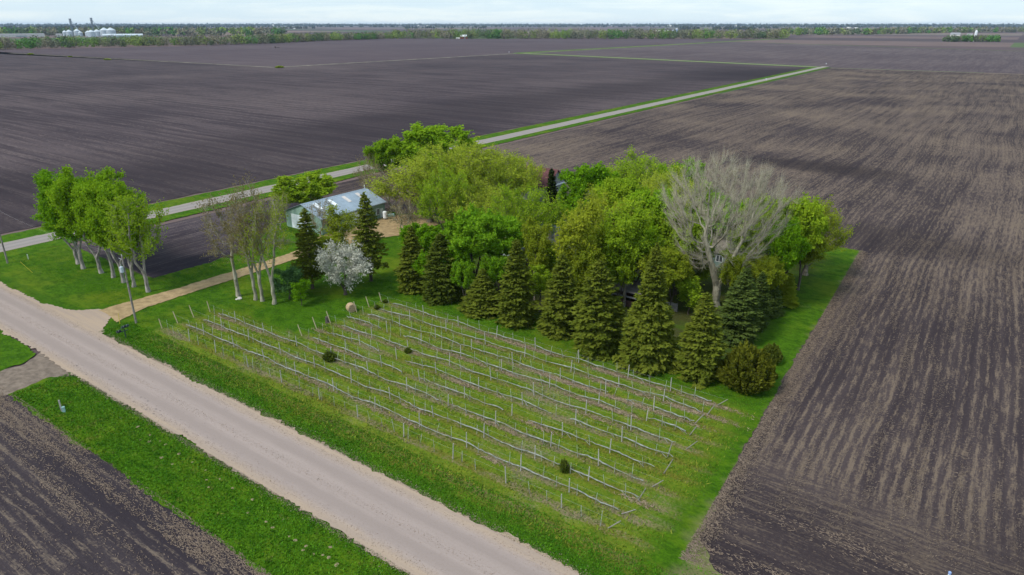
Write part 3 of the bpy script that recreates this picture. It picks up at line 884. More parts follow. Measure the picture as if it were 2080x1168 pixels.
proto('birch', make_tree, 9.0, 2.2, seed=540, z0=2.2, n=200, step=.5, leaves=5200, leaf=.11, twigs=4, twig_l=.8, leafmat='olive', bark='birch', forks=3, fork_z=.4, spread=.14, leaf_spread=.24, trunk_r=.17)
proto('sapling', make_tree, 5.0, 1.6, seed=550, z0=1.0, n=110, step=.35, leaves=3600, leaf=.12, twigs=3, twig_l=.5, leafmat='blueg', bark='brown', leaf_spread=.18, trunk_r=.07, lobes=4)
for i in range(4):
    proto('spruce%d' % i, make_spruce, 13.0, 2.9, seed=600 + i, power=(.85, .70, .98, .8)[i], gap=(.42, .50, .40, .46)[i], thin_low=(.05, .16, .0, .10)[i], dens=(1, .85, 1.05, .9)[i])
proto('open_spruce', make_spruce, 14.5, 2.9, seed=620, leafmat='spruce', gap=.66, dens=.60, base=2.6, thin_low=.45, power=.7)
proto('slim_spruce', make_spruce, 11.0, 1.5, seed=630, leafmat='dark', gap=.36, droop=.5)
proto('juniper', make_juniper, 5.0, 3.0, seed=640)
proto('bush', make_juniper, 1.3, .8, seed=650, n=1400, leafmat='spruced')

_used = set()


def plant(name, cat, label, key, x, y, z=0.12, sh=1.0, sr=1.0, rz=None, leaf=None, bark=None, group=None):
    mt, mc, h, rx = PROTO[key]
    e = empty(name, label, cat, (x, y, z), random.uniform(0, 6.28) if rz is None else rz, group)
    e.scale = (sr, sr, sh)
    if 'spruce' in key: e.rotation_euler.x = R(random.gauss(0, 1.2)); e.rotation_euler.y = R(random.gauss(0, 1.2))
    for nm, me, om in (('trunk', mt, BM.get(bark)), ('crown', mc, LM.get(leaf))):
        if me is None: continue
        o = link(nm, me, e)
        if om: o.material_slots[0].link = 'OBJECT'; o.material_slots[0].material = om
    return e


def tree_px(name, cat, label, key, tx, ty, by, wpx, **kw):
    """a tree whose crown top was measured at (tx, ty), standing at the ground depth of image row by, crown wpx wide"""
    mt, mc, h, rx = PROTO[key]
    Yb = gp(1040, by)[1]
    dx = (tx - 1040) / 1387.0; dy = -(ty - 584) / 1387.0
    t = Yb / (cp + dy * sp); X = dx * t; Zt = H + t * (-sp + dy * cp)
    s = 1387 / (Yb * cp + (H - Zt * .5) * sp)
    R_ = wpx / s / 2
    if key[:4] == 'full' and Zt / R_ > 3.0: key = 'tallfull%d' % (int(key[-1]) % 2)      # slender trees carry their crown higher
    if key[:3] == 'bud' and Zt / R_ > 2.9: key = 'tallbud%d' % (int(key[-1]) % 2)
    mt, mc, h, rx = PROTO[key]
    ev = 'spruce' in key or 'juniper' in key
    return plant(name, cat, label, key, X, Yb, sh=Zt / h * (1.0 if ev else 1.05), sr=R_ / rx * (1.30 if ev else 1.0 if key == 'big' else 1.26), **kw)


# front spruce row and the blue-green ones round the corner: (top px, foot px, crown width px)
SPR = [
    ('leftmost spruce of the row behind the vineyard, broad and olive green', 833, 463, 590, 66, 'spruce'),
    ('second spruce from the left in the row behind the vineyard, wide dark skirt', 896, 476, 612, 80, 'spruced'),
    ('shortest spruce of the row behind the vineyard, left of the grey fence panel', 980, 548, 632, 74, 'spruce'),
    ('tall spruce just right of the small grey fence panel', 1049, 489, 660, 78, 'spruce'),
    ('spruce in the middle of the row, between the fence panel spruce and the widest one', 1142, 517, 676, 86, 'spruce'),
    ('widest spruce of the row, reaching down close to the last vine row', 1226, 527, 714, 100, 'spruce'),
    ('tallest spruce of the row, right in front of the brown open shed', 1334, 494, 740, 98, 'spruce'),
    ('rightmost olive spruce of the row, in front of the large bare tree', 1438, 596, 768, 94, 'spruce'),
    ('dense blue-green spruce right of the bare tree trunk', 1515, 547, 692, 86, 'spruceb'),
    ('slender blue-green spruce behind the dense one by the field edge', 1549, 553, 666, 48, 'spruceb'),
    ('dark narrow spruce farthest back along the field edge', 1573, 544, 640, 44, 'spruceb')]
for i, (lb, tx, ty, by, w, lm) in enumerate(SPR):
    tree_px('spruce_tree', 'spruce', lb, 'spruce%d' % (i % 4), tx, ty, by, w * 1.08, leaf=lm, group='spruces sheltering the farmyard')
tree_px('spruce_tree', 'spruce', 'open dark spruce in front of the left end of the barn', 'open_spruce', 617, 425, 588, 68, group='spruces sheltering the farmyard')
tree_px('spruce_tree', 'spruce', 'tall ragged dark spruce in front of the right half of the barn', 'open_spruce', 740, 393, 572, 74, group='spruces sheltering the farmyard', rz=2.0)
tree_px('spruce_tree', 'spruce', 'slim black-green spruce standing by the red roofed gable', 'slim_spruce', 1122, 344, 462, 34)
tree_px('spruce_tree', 'spruce', 'low brownish spruce at the lawn edge under the bright green tree', 'slim_spruce', 1603, 556, 618, 40, leaf='olive')
tree_px('juniper_bush', 'bush', 'large golden green juniper bush at the right end of the spruce row', 'juniper', 1524, 703, 786, 90)
tree_px('juniper_bush', 'bush', 'smaller juniper bush behind the large one beside the dirt field', 'juniper', 1570, 700, 738, 34, leaf='spruced')

# the seven pale trunked trees by the gravel road
RT = [(115, 352, 537, 106, 'bright', 'leftmost pale trunked tree of the roadside row'),
      (122, 349, 547, 100, 'bright', 'second pale trunked tree from the left in the roadside row'),
      (158, 346, 556, 104, 'fresh', 'third pale trunked tree from the left in the roadside row'),
      (183, 352, 565, 96, 'fresh', 'middle pale trunked tree of the roadside row'),
      (205, 364, 575, 98, 'fresh', 'third pale trunked tree from the right in the roadside row'),
      (228, 377, 584, 96, 'fresh', 'second pale trunked tree from the right in the roadside row, low side limb'),
      (258, 383, 594, 100, 'budg', 'rightmost pale trunked tree of the roadside row, sparse olive crown by the pole')]
for i, (tx, ty, by, w, lm, lb) in enumerate(RT):
    tree_px('roadside_tree', 'tree', lb, 'row3' if i == 6 else 'row%d' % (i % 3), tx, ty, by, w, leaf=lm, group='row of trees beside the gravel road')
# sparse budding trees by the driveway
for i, (tx, ty, by, w, k, lb) in enumerate([(452, 392, 603, 86, 'thin0', 'leftmost sparse budding tree by the driveway, with a white stone at its foot'),
                                            (484, 366, 611, 70, 'thin1', 'tallest sparse budding tree in the clump by the driveway'),
                                            (503, 398, 613, 74, 'thin0', 'straight middle trunk of the budding clump by the driveway'),
                                            (528, 402, 619, 80, 'thin1', 'rightmost budding tree of the driveway clump, thick pale foot')]):
    tree_px('budding_tree', 'tree', lb, k, tx, ty, by, w, leaf='olive' if i == 3 else 'haze', group='budding trees by the driveway')
tree_px('small_tree', 'tree', 'small grey-green leafing tree on the lawn right of the driveway clump', 'sapling', 580, 545, 609, 50)
tree_px('small_tree', 'tree', 'young bright green sapling on the lawn below the open spruce', 'sapling', 607, 572, 622, 34, leaf='bright')
tree_px('blossom_tree', 'tree', 'white blossoming tree on the lawn in front of the barn', 'blossom', 692, 496, 600, 106)
tree_px('birch_tree', 'tree', 'white stemmed birch in front of the barn doors', 'birch', 688, 422, 505, 62)
tree_px('bushy_shrub', 'bush', 'olive green shrub under the birch by the barn', 'sapling', 668, 478, 530, 58, leaf='olive')
tree_px('leafing_tree', 'tree', 'small wind swept green tree behind the barn beside the field road', 'full1', 616, 352, 424, 112, leaf='budg')
tree_px('thin_tree', 'tree', 'thin half bare tree at the left gable of the barn', 'bare', 560, 388, 468, 52, leaf='olive')
tree_px('bare_tree', 'tree', 'small bare tree overhanging the left end of the barn roof', 'bare', 643, 404, 480, 66)
tree_px('bare_tree', 'tree', 'small bare tree at the back corner of the barn by the field road', 'bare', 740, 310, 394, 42)

# the big grove
GR = [('budding_tree', 'bud0', 868, 312, 452, 178, 'bud', 'wide budding tree at the left of the grove right of the barn'),
      ('budding_tree', 'bud1', 935, 284, 458, 190, 'bud', 'tallest yellow budding tree at the top of the grove'),
      ('budding_tree', 'bud2', 1012, 298, 440, 150, 'bud', 'yellow budding tree left of the red roofed gable'),
      ('budding_tree', 'bud0', 1056, 312, 420, 80, 'bud', 'pale budding tree touching the red roofed gable'),
      ('brushy_tree', 'bare', 790, 330, 430, 86, 'haze', 'brown brushy tree left of the grove behind the barn end'),
      ('brushy_tree', 'bare', 828, 345, 445, 80, 'haze', 'brown brushy tree between the barn and the budding grove'),
      ('bare_tree', 'bare', 815, 405, 478, 70, 'haze', 'low spreading bare tree over the tan yard'),
      ('leafing_tree', 'full0', 782, 274, 366, 76, 'fresh', 'small round green tree beside the field road behind the barn'),
      ('leafing_tree', 'full1', 872, 252, 366, 156, 'fresh', 'large round green tree beside the field road behind the grove'),
      ('maple_tree', 'full2', 962, 428, 598, 100, 'maple', 'bright green maple behind the second and third spruces'),
      ('maple_tree', 'full0', 1018, 436, 590, 90, 'maple', 'bright green maple left of the house'),
      ('budding_tree', 'bud1', 1060, 372, 540, 130, 'budg', 'yellow-green tree in front of the slim dark spruce'),
      ('leafing_tree', 'full2', 860, 450, 520, 80, 'bright', 'low green tree behind the leftmost spruces'),
      ('slim_tree', 'slim0', 1088, 452, 614, 56, 'olive', 'slim grey trunked tree left of the house roof'),
      ('slim_tree', 'slim0', 1183, 424, 630, 84, 'gold', 'slim tall trunked tree behind the gap in the spruce row'),
      ('slim_tree', 'slim0', 1279, 436, 628, 74, 'budg', 'slim pale trunked tree in front of the brown open shed'),
      ('bare_tree', 'bare', 1130, 462, 566, 56, None, 'grey bare tree in front of the house roof'),
      ('leafing_tree', 'full0', 1206, 322, 478, 122, 'bright', 'large bright green tree right of the slim dark spruce'),
      ('budding_tree', 'bud2', 1315, 314, 452, 140, 'budg', 'budding grey-green tree at the back of the grove'),
      ('leafing_tree', 'full1', 1392, 326, 446, 110, 'bright', 'green tree behind the large bare tree'),
      ('budding_tree', 'bud1', 1222, 392, 578, 150, 'gold', 'golden budding tree in the middle of the grove'),
      ('leafing_tree', 'full2', 1328, 384, 575, 110, 'fresh', 'fresh green tree left of the large bare tree'),
      ('budding_tree', 'bud0', 1285, 420, 600, 130, 'budg', 'yellow-green tree behind the tallest spruce'),
      ('leafing_tree', 'full1', 1385, 440, 600, 90, 'budg', 'leafing tree beside the left limb of the bare tree'),
      ('leafing_tree', 'full0', 1158, 412, 520, 76, 'bright', 'green tree above the house roof'),
      ('bare_giant_tree', 'big', 1484, 342, 622, 276, None, 'huge pale bare tree with forked trunk near the field'),
      ('leafing_tree', 'full2', 1622, 400, 606, 96, 'budg', 'green tree right of the large bare tree'),
      ('leafing_tree', 'full0', 1600, 446, 625, 70, 'bright', 'bright green lower tree at the right edge of the grove'),
      ('olive_tree', 'bud1', 1662, 400, 560, 124, 'olive', 'round olive tree at the far right corner of the lawn'),
      ('small_tree', 'sapling', 1405, 566, 640, 52, 'budg', 'small yellow-green tree in front of the bare tree trunk'),
      ('leafing_tree', 'full1', 1490, 400, 520, 130, 'bright', 'green tree standing behind the large bare tree crown'),
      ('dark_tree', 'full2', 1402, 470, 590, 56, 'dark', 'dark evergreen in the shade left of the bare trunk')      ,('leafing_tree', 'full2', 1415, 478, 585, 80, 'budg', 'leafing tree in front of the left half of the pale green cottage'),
      ('leafing_tree', 'full0', 1520, 492, 600, 76, 'budg', 'leafing tree in front of the right half of the pale green cottage'),
      ('budding_tree', 'bud1', 1255, 330, 460, 120, 'budg', 'budding tree just right of the large bright green tree'),
      ('leafing_tree', 'full1', 1572, 462, 596, 84, 'olive', 'olive tree between the bare tree crown and the right green trees'),
      ('leafing_tree', 'full2', 1545, 388, 530, 110, 'budg', 'leafing tree at the back right behind the bare tree crown'),
      ('leafing_tree', 'full0', 1640, 470, 590, 70, 'olive', 'low olive tree at the right corner of the grove'),
      ('undergrowth_tree', 'full0', 1008, 520, 616, 56, 'maple', 'low green tree behind the shortest spruce'),
      ('undergrowth_tree', 'full1', 1098, 545, 634, 50, 'budg', 'low green tree in the gap right of the fence panel spruce'),
      ('undergrowth_tree', 'full2', 1160, 555, 640, 60, 'olive', 'low olive tree at the foot of the slim tall trunk'),
      ('undergrowth_tree', 'full0', 1262, 520, 628, 50, 'budg', 'low leafing tree over the left end of the open shed'),
      ('undergrowth_tree', 'full1', 1372, 520, 632, 60, 'olive', 'low olive tree above the right fence panel'),
      ('undergrowth_tree', 'full2', 866, 515, 600, 44, 'bright', 'low green tree between the two leftmost spruces'),
      ('undergrowth_tree', 'full0', 1500, 520, 640, 50, 'olive', 'low olive tree right of the bare trunk behind the blue-green spruce'),
      ('undergrowth_tree', 'full1', 942, 530, 622, 44, 'maple', 'low green tree right behind the second spruce'),
      ('undergrowth_tree', 'full2', 1070, 455, 560, 70, 'bud', 'yellow leafing tree left of the house roof'),
      ('leafing_tree', 'full1', 1252, 470, 606, 90, 'olive', 'olive tree filling the gap left of the tallest spruce'),
      ('leafing_tree', 'full0', 1112, 500, 600, 60, 'budg', 'low leafing tree under the house front wall'),
      ('leafing_tree', 'full2', 1350, 505, 640, 80, 'olive', 'low olive tree right behind the tallest spruce'),
      ('leafing_tree', 'full1', 1195, 505, 640, 70, 'olive', 'low olive tree between the middle spruce and the widest spruce'),
      ('leafing_tree', 'full0', 1545, 455, 590, 90, 'budg', 'leafing tree right behind the large bare tree trunk'),
      ('leafing_tree', 'full2', 1560, 520, 640, 60, 'olive', 'low olive tree behind the blue-green spruces'),
      ('budding_tree', 'bud2', 1345, 345, 500, 130, 'bud', 'yellow budding tree behind the fresh green tree'),
      ('leafing_tree', 'full0', 1260, 360, 520, 100, 'budg', 'leafing tree between the bright green tree and the budding back tree'),
      ('budding_tree', 'bud1', 905, 335, 490, 120, 'budg', 'lower budding tree in front of the tallest budding one'),
      ('budding_tree', 'bud0', 985, 370, 500, 140, 'bud', 'low yellow budding tree above the bright maples'),
      ('brushy_tree', 'bare', 762, 348, 424, 70, 'haze', 'brown brushy tree just behind the right end of the barn'),
      ('leafing_tree', 'full2', 1430, 372, 500, 100, 'fresh', 'fresh green tree behind the left limbs of the bare tree'),
      ('leafing_tree', 'full0', 1300, 455, 610, 70, 'fresh', 'small fresh green tree over the open shed roof'),
      ('leafing_tree', 'full1', 925, 490, 606, 60, 'bright', 'low green tree squeezed between the second spruce and the maple')]
for nm, k, tx, ty, by, w, lm, lb in GR:
    e = tree_px(nm, 'tree', lb, k, tx, ty, by, w, leaf=lm, rz=(0.6 if k == 'big' else None), bark=('ash' if k == 'bare' else None))

# little evergreens that have seeded themselves in the vineyard
for x, y, s, lb in [(670, 733, .98, 'dark evergreen bush growing in the third vine row'), (829, 718, .55, 'small dark bush in the upper middle of the vineyard'),
                    (1146, 961, .75, 'narrow dark bush in the second vine row near its right end'), (766, 629, .5, 'small dark bush at the start of the top vine row'), (783, 616, .42, 'tiny dark bush beside the first post of the last vine row')]:
    X, Y = gp(x, y); plant('vineyard_bush', 'bush', lb, 'bush', X, Y, sh=s * (1.5 if x == 1146 else 1.0), sr=s * (.7 if x == 1146 else 1))

# ------------------------------------------------------------------ vineyard
m_post = simple('weathered_post', (.37, .355, .32), .9, .12, 4)
m_endpost = simple('new_wood_post', (.36, .31, .20), .9, .12, 4)
m_greypost = simple('old_grey_post', (.23, .215, .19), .9, .15, 4)
m_stake = simple('grey_green_stake', (.40, .45, .37), .8, .15, 3)
m_cane = simple('vine_cane', (.17, .13, .10), .95, .2, 3)
m_net = simple('bundled_netting', (.235, .25, .225), .85, .18, 2.5)
m_wire = simple('trellis_wire', (.35, .35, .35), .5, .1, 1)
ORD = ['first', 'second', 'third', 'fourth', 'fifth', 'sixth', 'seventh', 'eighth', 'ninth', 'tenth', 'eleventh', 'twelfth', 'thirteenth', 'fourteenth', 'fifteenth', 'sixteenth', 'seventeenth', 'eighteenth', 'nineteenth', 'twentieth']
ORD += ['twenty-' + q for q in ORD[:9]] + ['thirtieth'] + ['thirty-' + q for q in ORD[:9]]
post_me = [MB().tube([(0, 0, -.2), (0, 0, .8), (0, 0, 1.75)], [.06, .056, .052], 7).mesh('post', m_post) for _ in range(1)][0]
end_me = MB().tube([(0, 0, -.2), (0, 0, .8), (0, 0, 1.75)], [.075, .072, .068], 7).mesh('end_post', m_endpost)
end2_me = MB().tube([(0, 0, -.2), (0, 0, .8), (0, 0, 1.85)], [.055, .052, .048], 7).mesh('end_post', m_greypost)
stake_me = MB().tube([(0, 0, -.1), (.01, 0, .7), (0, .01, 1.5)], .021, 4).mesh('stake', m_stake)
vines = []
for q in range(4):
    r = random.Random(40 + q); mb = MB()
    x = y = 0
    pts = [(0, 0, -.05)]
    for k in range(5): x += r.uniform(-.06, .06); y += r.uniform(-.05, .05); pts.append((x, y, (k + 1) * .2))
    mb.tube(pts, [.028, .026, .022, .018, .014, .01], 4)
    for k in range(6):
        b0 = pts[r.randint(2, 5)]; s = r.choice((-1, 1))
        mb.tube([b0, (b0[0] + s * r.uniform(.15, .35), b0[1] + r.uniform(-.15, .15), b0[2] + r.uniform(.05, .3)), (b0[0] + s * r.uniform(.3, .7), b0[1] + r.uniform(-.25, .25), b0[2] + r.uniform(-.2, .5))], [.012, .009, .005], 3)
    vines.append(mb.mesh('vine', m_cane))

ZL = .12
nst = 0
for i, rb in enumerate(rowsb):
    r = random.Random(900 + i)
    a0 = -67.6 if i < 4 else -48.8; a1 = 6.9
    rowname = ORD[i] + ' vine row from the road'
    g = 'line posts of the ' + rowname
    posts = [a for a in [-5.0 - 6.95 * k for k in range(10)] + [1.0] if a > a0 + 3]
    posts.sort()
    for pi, a in enumerate(posts):
        X, Y = wd(a + r.uniform(-.35, .35), rb + r.uniform(-.08, .08))
        o = link('vineyard_post', post_me, None, '%s grey line post from the left in the ' % ORD[pi] + rowname, 'post', g, None, (X, Y, ZL))
        o.rotation_euler = (R(r.gauss(0, 2.5)), R(r.gauss(0, 2.5)), r.uniform(0, 6)); o.scale = (1, 1, r.uniform(.9, 1.12))
    # end posts lean away from the row
    if i != 7:
        X, Y = wd(a0, rb); o = link('vineyard_end_post', end_me, None, 'tan end post leaning outward at the left end of the ' + ORD[i] + ' vine row', 'post', 'left end posts of the vine rows', None, (X, Y, ZL))
        o.rotation_euler = (0, R(-19 + r.gauss(0, 3)), R(UA)); o.scale = (1, 1, r.uniform(.85, 1.15))
    X, Y = wd(a1 - .3 + r.uniform(-.7, .5), rb + .1); o = link('vineyard_end_post', end2_me, None, 'grey end post leaning outward at the right end of the ' + ORD[i] + ' vine row', 'post', 'right end posts of the vine rows', None, (X, Y, ZL))
    o.rotation_euler = (R(r.gauss(-6, 5)), R(27 + r.gauss(0, 10)), R(UA)); o.scale = (1, 1, r.uniform(.75, 1.1))
    # stakes and vines between the posts
    vi = 0; a = a0 + 1.5; pr = sorted(posts + [a0, a1]); 
    while a < a1 - 1:
        if min(abs(a - p) for p in pr) > .55 and nst < 296:
            X, Y = wd(a + r.uniform(-.2, .2), rb + r.uniform(-.12, .12))
            if r.random() < .92:
                e = empty('vine_stake', '%s staked dormant vine from the left in the ' % ORD[vi] + rowname, 'vine', (X, Y, ZL), r.uniform(0, 6), 'staked vines of the ' + rowname)
                s = link('stake', stake_me, e); s.rotation_euler = (R(r.gauss(0, 5)), R(r.gauss(0, 5)), 0); s.scale = (1, 1, r.uniform(.75, 1.2))
                v = link('vine', vines[r.randint(0, 3)], e); v.scale = (1, 1, r.uniform(.6, 1.1)); nst += 1; vi += 1
        a += 2.0 + r.uniform(-.3, .3)
    # netting bundled and tied along the wire: one wavy rope per row, broken in places
    if i > 0:
        gaps = {1: [], 2: [], 3: [(-20.5, -18.5)], 4: [(-29, -26), (-13, -9.5)], 5: [(-36, -31), (-8, -5.5)], 6: [], 7: [(-41, -36.5), (-2, 1.2)], 8: [(-5, -2.5)], 9: [], 10: []}[i]
        starts = a0 + (2.5 if i != 7 else .5)
        cuts = [starts] + [v for gph in gaps for v in gph] + [a1 - (1.0 if i not in (2, 5) else .2)]
        mb = MB()
        for s0, s1 in zip(cuts[::2], cuts[1::2]):
            n = max(4, int((s1 - s0) / .45)); pts = []; rad = []
            ph = r.uniform(0, 6)
            for k in range(n + 1):
                aa = s0 + (s1 - s0) * k / n
                near = min(abs(aa - p) for p in pr)
                z = .62 - .16 * math.sin(min(1, near / 3.5) * 1.57) + .07 * math.sin(aa * .6 + ph) + r.gauss(0, .03)
                if k < 2 or k > n - 2: z -= .25 * r.random()
                pts.append((aa, rb + .09 * math.sin(aa * .5 + ph * 2) + .03 * math.sin(aa * 1.7 + ph) + r.gauss(0, .025), max(.10, z)))
                rad.append(.018 + .038 * abs(math.sin(aa * .43 + ph)) ** 2 + r.uniform(0, .03))
            mb.tube(pts, rad, 5)
            for _ in range(3):                                     # loose ends hanging to the ground
                q = pts[r.randint(1, len(pts) - 2)]
                mb.tube([q, (q[0] + .25, q[1] + .05, q[2] * .6), (q[0] + .5 + r.random() * .4, q[1] - .05, .05)], [.04, .03, .015], 4)
        e = mb.build('bird_netting', m_net, None, label='pale rope of bundled netting hung along the ' + rowname, cat='netting', group='bundled netting on the vine rows')
        e.matrix_world = SITE @ Matrix.Translation((0, 0, ZL))
    mbw = MB().tube([(a0 - .3, rb, 1.25), (a1 + .8, rb, 1.2)], .004, 3)
    e = mbw.build('trellis_wire', m_wire, None, label='taut trellis wire strung between the posts of the ' + rowname, cat='wire', group='trellis wires'); e.matrix_world = SITE @ Matrix.Translation((0, 0, ZL))

m_hay = simple('hay', (.40, .29, .17), .95, .2, 6)
m_dk = simple('dark_wood', (.085, .07, .062), .95, .2, 5)
X, Y = gp(714, 634)
mb = MB(); k = 16
mb.lathe([(.60, -.52), (.70, -.46), (.72, -.1), (.70, .1), (.71, .46), (.60, .52)], 18)
o = mb.build('hay_bale', m_hay, None, label='round tan hay bale at the upper left corner of the vineyard', cat='hay bale', loc=(X, Y, ZL + .66)); o.rotation_euler = (R(90), 0, R(35))
X, Y = gp(665, 657)
MB().lathe([(.34, 0), (.27, .25), (.24, .7), (.26, .95), (.18, 1.02)], 10).build('tree_stump', m_dk, None, label='dark stump beside the left end post of the seventh vine row', cat='stump', loc=(X, Y, ZL))
m_stone = simple('pale_stone', (.50, .47, .43), .9, .15, 3)


def rock(name, lb, x, y, s, m=m_stone, cat='stone'):
    bm = bmesh.new(); bmesh.ops.create_icosphere(bm, subdivisions=2, radius=s)
    for v in bm.verts: v.co *= random.uniform(.82, 1.12); v.co.z *= .6
    me = bpy.data.meshes.new(name); bm.to_mesh(me); bm.free(); me.materials.append(m)
    X, Y = gp(x, y); return link(name, me, None, lb, cat, None, None, (X, Y, ZL + s * .3))


rock('garden_stone', 'white stone lying between the budding trees by the driveway', 487, 609, .42)
rock('garden_stone', 'small pale stone next to the white one at the budding trees', 481, 610, .22)

# gopher mounds in the ditch grass
m_mound = simple('loose_dirt', (.22, .18, .105), 1, .2, 5)
mm = []
for q in range(3):
    bm = bmesh.new(); bmesh.ops.create_icosphere(bm, subdivisions=2, radius=.26)
    rr = random.Random(q)
    for v in bm.verts: v.co.x *= rr.uniform(.85, 1.25); v.co.y *= rr.uniform(.7, 1.0); v.co.z *= .32
    me = bpy.data.meshes.new('dirt_mound'); bm.to_mesh(me); bm.free(); me.materials.append(m_mound); mm.append(me)
for q, (x, y) in enumerate(sorted([(246, 851), (280, 869), (285, 896), (305, 886), (304, 899), (326, 898), (337, 905), (364, 924), (328, 932), (391, 941), (418, 958), (420, 977), (446, 975), (473, 994), (513, 1017), (504, 1044), (541, 1062),
                            (554, 1074), (575, 1058), (588, 1092), (600, 1100), (622, 1112), (616, 1120), (638, 1128), (656, 1130), (668, 1135), (671, 1114), (684, 1150), (424, 992), (350, 945)])):
    X, Y = gp(x, y); o = link('dirt_mound', mm[q % 3], None, '%s tan gopher mound from the left in the ditch grass' % ORD[q], 'mound', 'gopher mounds in the ditch', None, (X, Y, .14), random.uniform(0, 6)); s = random.uniform(.4, .85); o.scale = (s, s, s * .7)

# ------------------------------------------------------------------ poles, mailbox, markers
m_pole = simple('pole_wood', (.24, .21, .19), .9, .15, 2)
m_can = simple('transformer_grey', (.45, .52, .56), .5, .05, 2)
m_met = simple('galvanised', (.42, .43, .44), .5, .08, 2, metal=.3)
m_yel = simple('yellow_plastic', (.62, .50, .06), .6, .06, 2)
m_blk = simple('mailbox_black', (.022, .028, .035), .45, .1, 3)
m_grn = simple('mailbox_green', (.035, .060, .055), .5, .1, 3)
m_ins = simple('insulator', (.5, .5, .5), .3, .05, 2)


def pole(x, y, h, lb, trans):
    X, Y = gp(x, y)
    e = empty('utility_pole', lb, 'utility pole', (X, Y, .12), R(UA))
    MB().tube([(0, 0, -.3), (0, 0, h * .5), (0, 0, h)], [.16, .14, .10], 10).build('pole', m_pole, e)
    for s in (0,): MB().tube([(0, 0, h), (0, 0, h + .12), (0, 0, h + .25)], [.05, .07, .03], 8).build('insulator', m_ins, e)
    if trans:
        MB().lathe([(.20, h - 2.4), (.25, h - 2.35), (.25, h - 1.55), (.20, h - 1.48), (.08, h - 1.45)], 12, (.05, -.42)).build('transformer', m_can, e)
        MB().box(-.05, .05, -.25, 0, h - 1.9, h - 1.8).box(-.05, .05, -.25, 0, h - 2.2, h - 2.1).build('bracket', m_met, e)
        MB().tube([(.05, -.42, h - 1.46), (.05, -.42, h - 1.15)], [.05, .03], 7).build('bushing', m_ins, e)
        MB().tube([(0, -.1, h - .5), (-.9, -.1, h - .45)], .03, 5).build('arm', m_met, e)
    else:
        MB().box(-.06, .06, -1.1, 1.1, h - .7, h - .58).build('crossarm', m_pole, e)
    return e


pole(277, 658, 10.6, 'grey utility pole with a pale transformer by the driveway mouth', True)
pole(16, 536, 10.6, 'utility pole at the left end of the roadside lawn', False)
wp = [gp(277, 658), gp(16, 536)]
pts = []
for k in range(25):
    t = k / 24; X = wp[0][0] * (1 - t) + wp[1][0] * t; Y = wp[0][1] * (1 - t) + wp[1][1] * t
    pts.append((X, Y, 10.95 - 1.0 * 4 * t * (1 - t)))
MB().tube(pts, .007, 3).build('power_line', m_met, None, label='thin sagging power line between the two utility poles', cat='wire')
# mailboxes
X, Y = gp(256, 687)
e = empty('mailbox_stand', 'dark post carrying two mailboxes at the driveway mouth', 'mailbox', (X, Y, .12), R(UA))
MB().box(-.06, .06, -.06, .06, -.2, 1.35).build('post', m_grn, e)
MB().box(-.05, .05, -.9, .55, 1.0, 1.1).box(-.05, .05, -.5, .65, 1.45, 1.53).build('arm', m_grn, e)


def mbx(cy, z, m):
    mb = MB(); pr = [(-.15, z), (.15, z)] + [(.15 * math.cos(t), z + .18 + .15 * math.sin(t)) for t in np.linspace(0, math.pi, 7)]
    mb.prism([(x, cy - .3, zz) for x, zz in pr], (0, .6, 0)); o = mb.build('mailbox', m, e)
    MB().box(.155, .17, cy - .1, cy - .06, z + .15, z + .42).build('flag', m_yel if False else m_met, o)


mbx(-.75, 1.1, m_blk); mbx(.42, 1.53, m_grn); mbx(0, 1.53, m_grn)
X, Y = gp(244, 660)
MB().tube([(0, 0, -.1), (.03, 0, .9), (.08, .03, 1.75)], .035, 6).build('yellow_marker', m_yel, None, label='yellow marker rod at the driveway mouth beside the mailboxes', cat='marker', loc=(X, Y, .12))
X, Y = gp(66, 555)
o = MB().tube([(0, 0, 0), (0, 0, 1.2), (0, 0, 2.6)], .045, 6).build('guy_guard', m_yel, None, label='yellow guard slanting up from the lawn left of the roadside trees', cat='marker', loc=(X, Y, .12)); o.rotation_euler = (0, R(-32), R(20))
X, Y = gp(58, 528)
MB().box(-.08, .08, -.06, .06, 0, .95).box(-.10, .10, -.08, .08, .95, 1.0).build('utility_pedestal', m_stake, None, label='small grey-green utility pedestal on the lawn by the left utility pole', cat='pedestal', loc=(X, Y, .12))
X, Y = gp(126, 838)
MB().box(-.07, .07, -.07, .07, -.1, 1.5).build('marker_post', m_post, None, label='grey wooden marker post in the ditch grass by the field lane', cat='post', loc=(X, Y, .14), rz=.3)
X, Y = gp(131, 839)
m_ped = simple('pedestal_teal', (.28, .46, .44), .6, .06, 2)
MB().box(-.13, .13, -.12, .12, -.05, .55).box(-.15, .15, -.14, .14, .55, .68).build('utility_pedestal', m_ped, None, label='pale teal utility pedestal beside the grey marker post', cat='pedestal', loc=(X, Y, .14), rz=.3)
X, Y = gp(1926, 1176)
m_wht = simple('white_paint', (.72, .74, .75), .6, .05, 2)
m_blu = simple('blue_cap', (.25, .36, .60), .6, .05, 2)
e = empty('survey_marker', 'small white marker stub with a blue cap in the right field', 'marker', (X, Y, .1))
MB().lathe([(.10, -.1), (.10, .42)], 8).build('stub', m_wht, e); MB().lathe([(.12, .42), (.12, .6), (.06, .66)], 8).build('cap', m_blu, e)

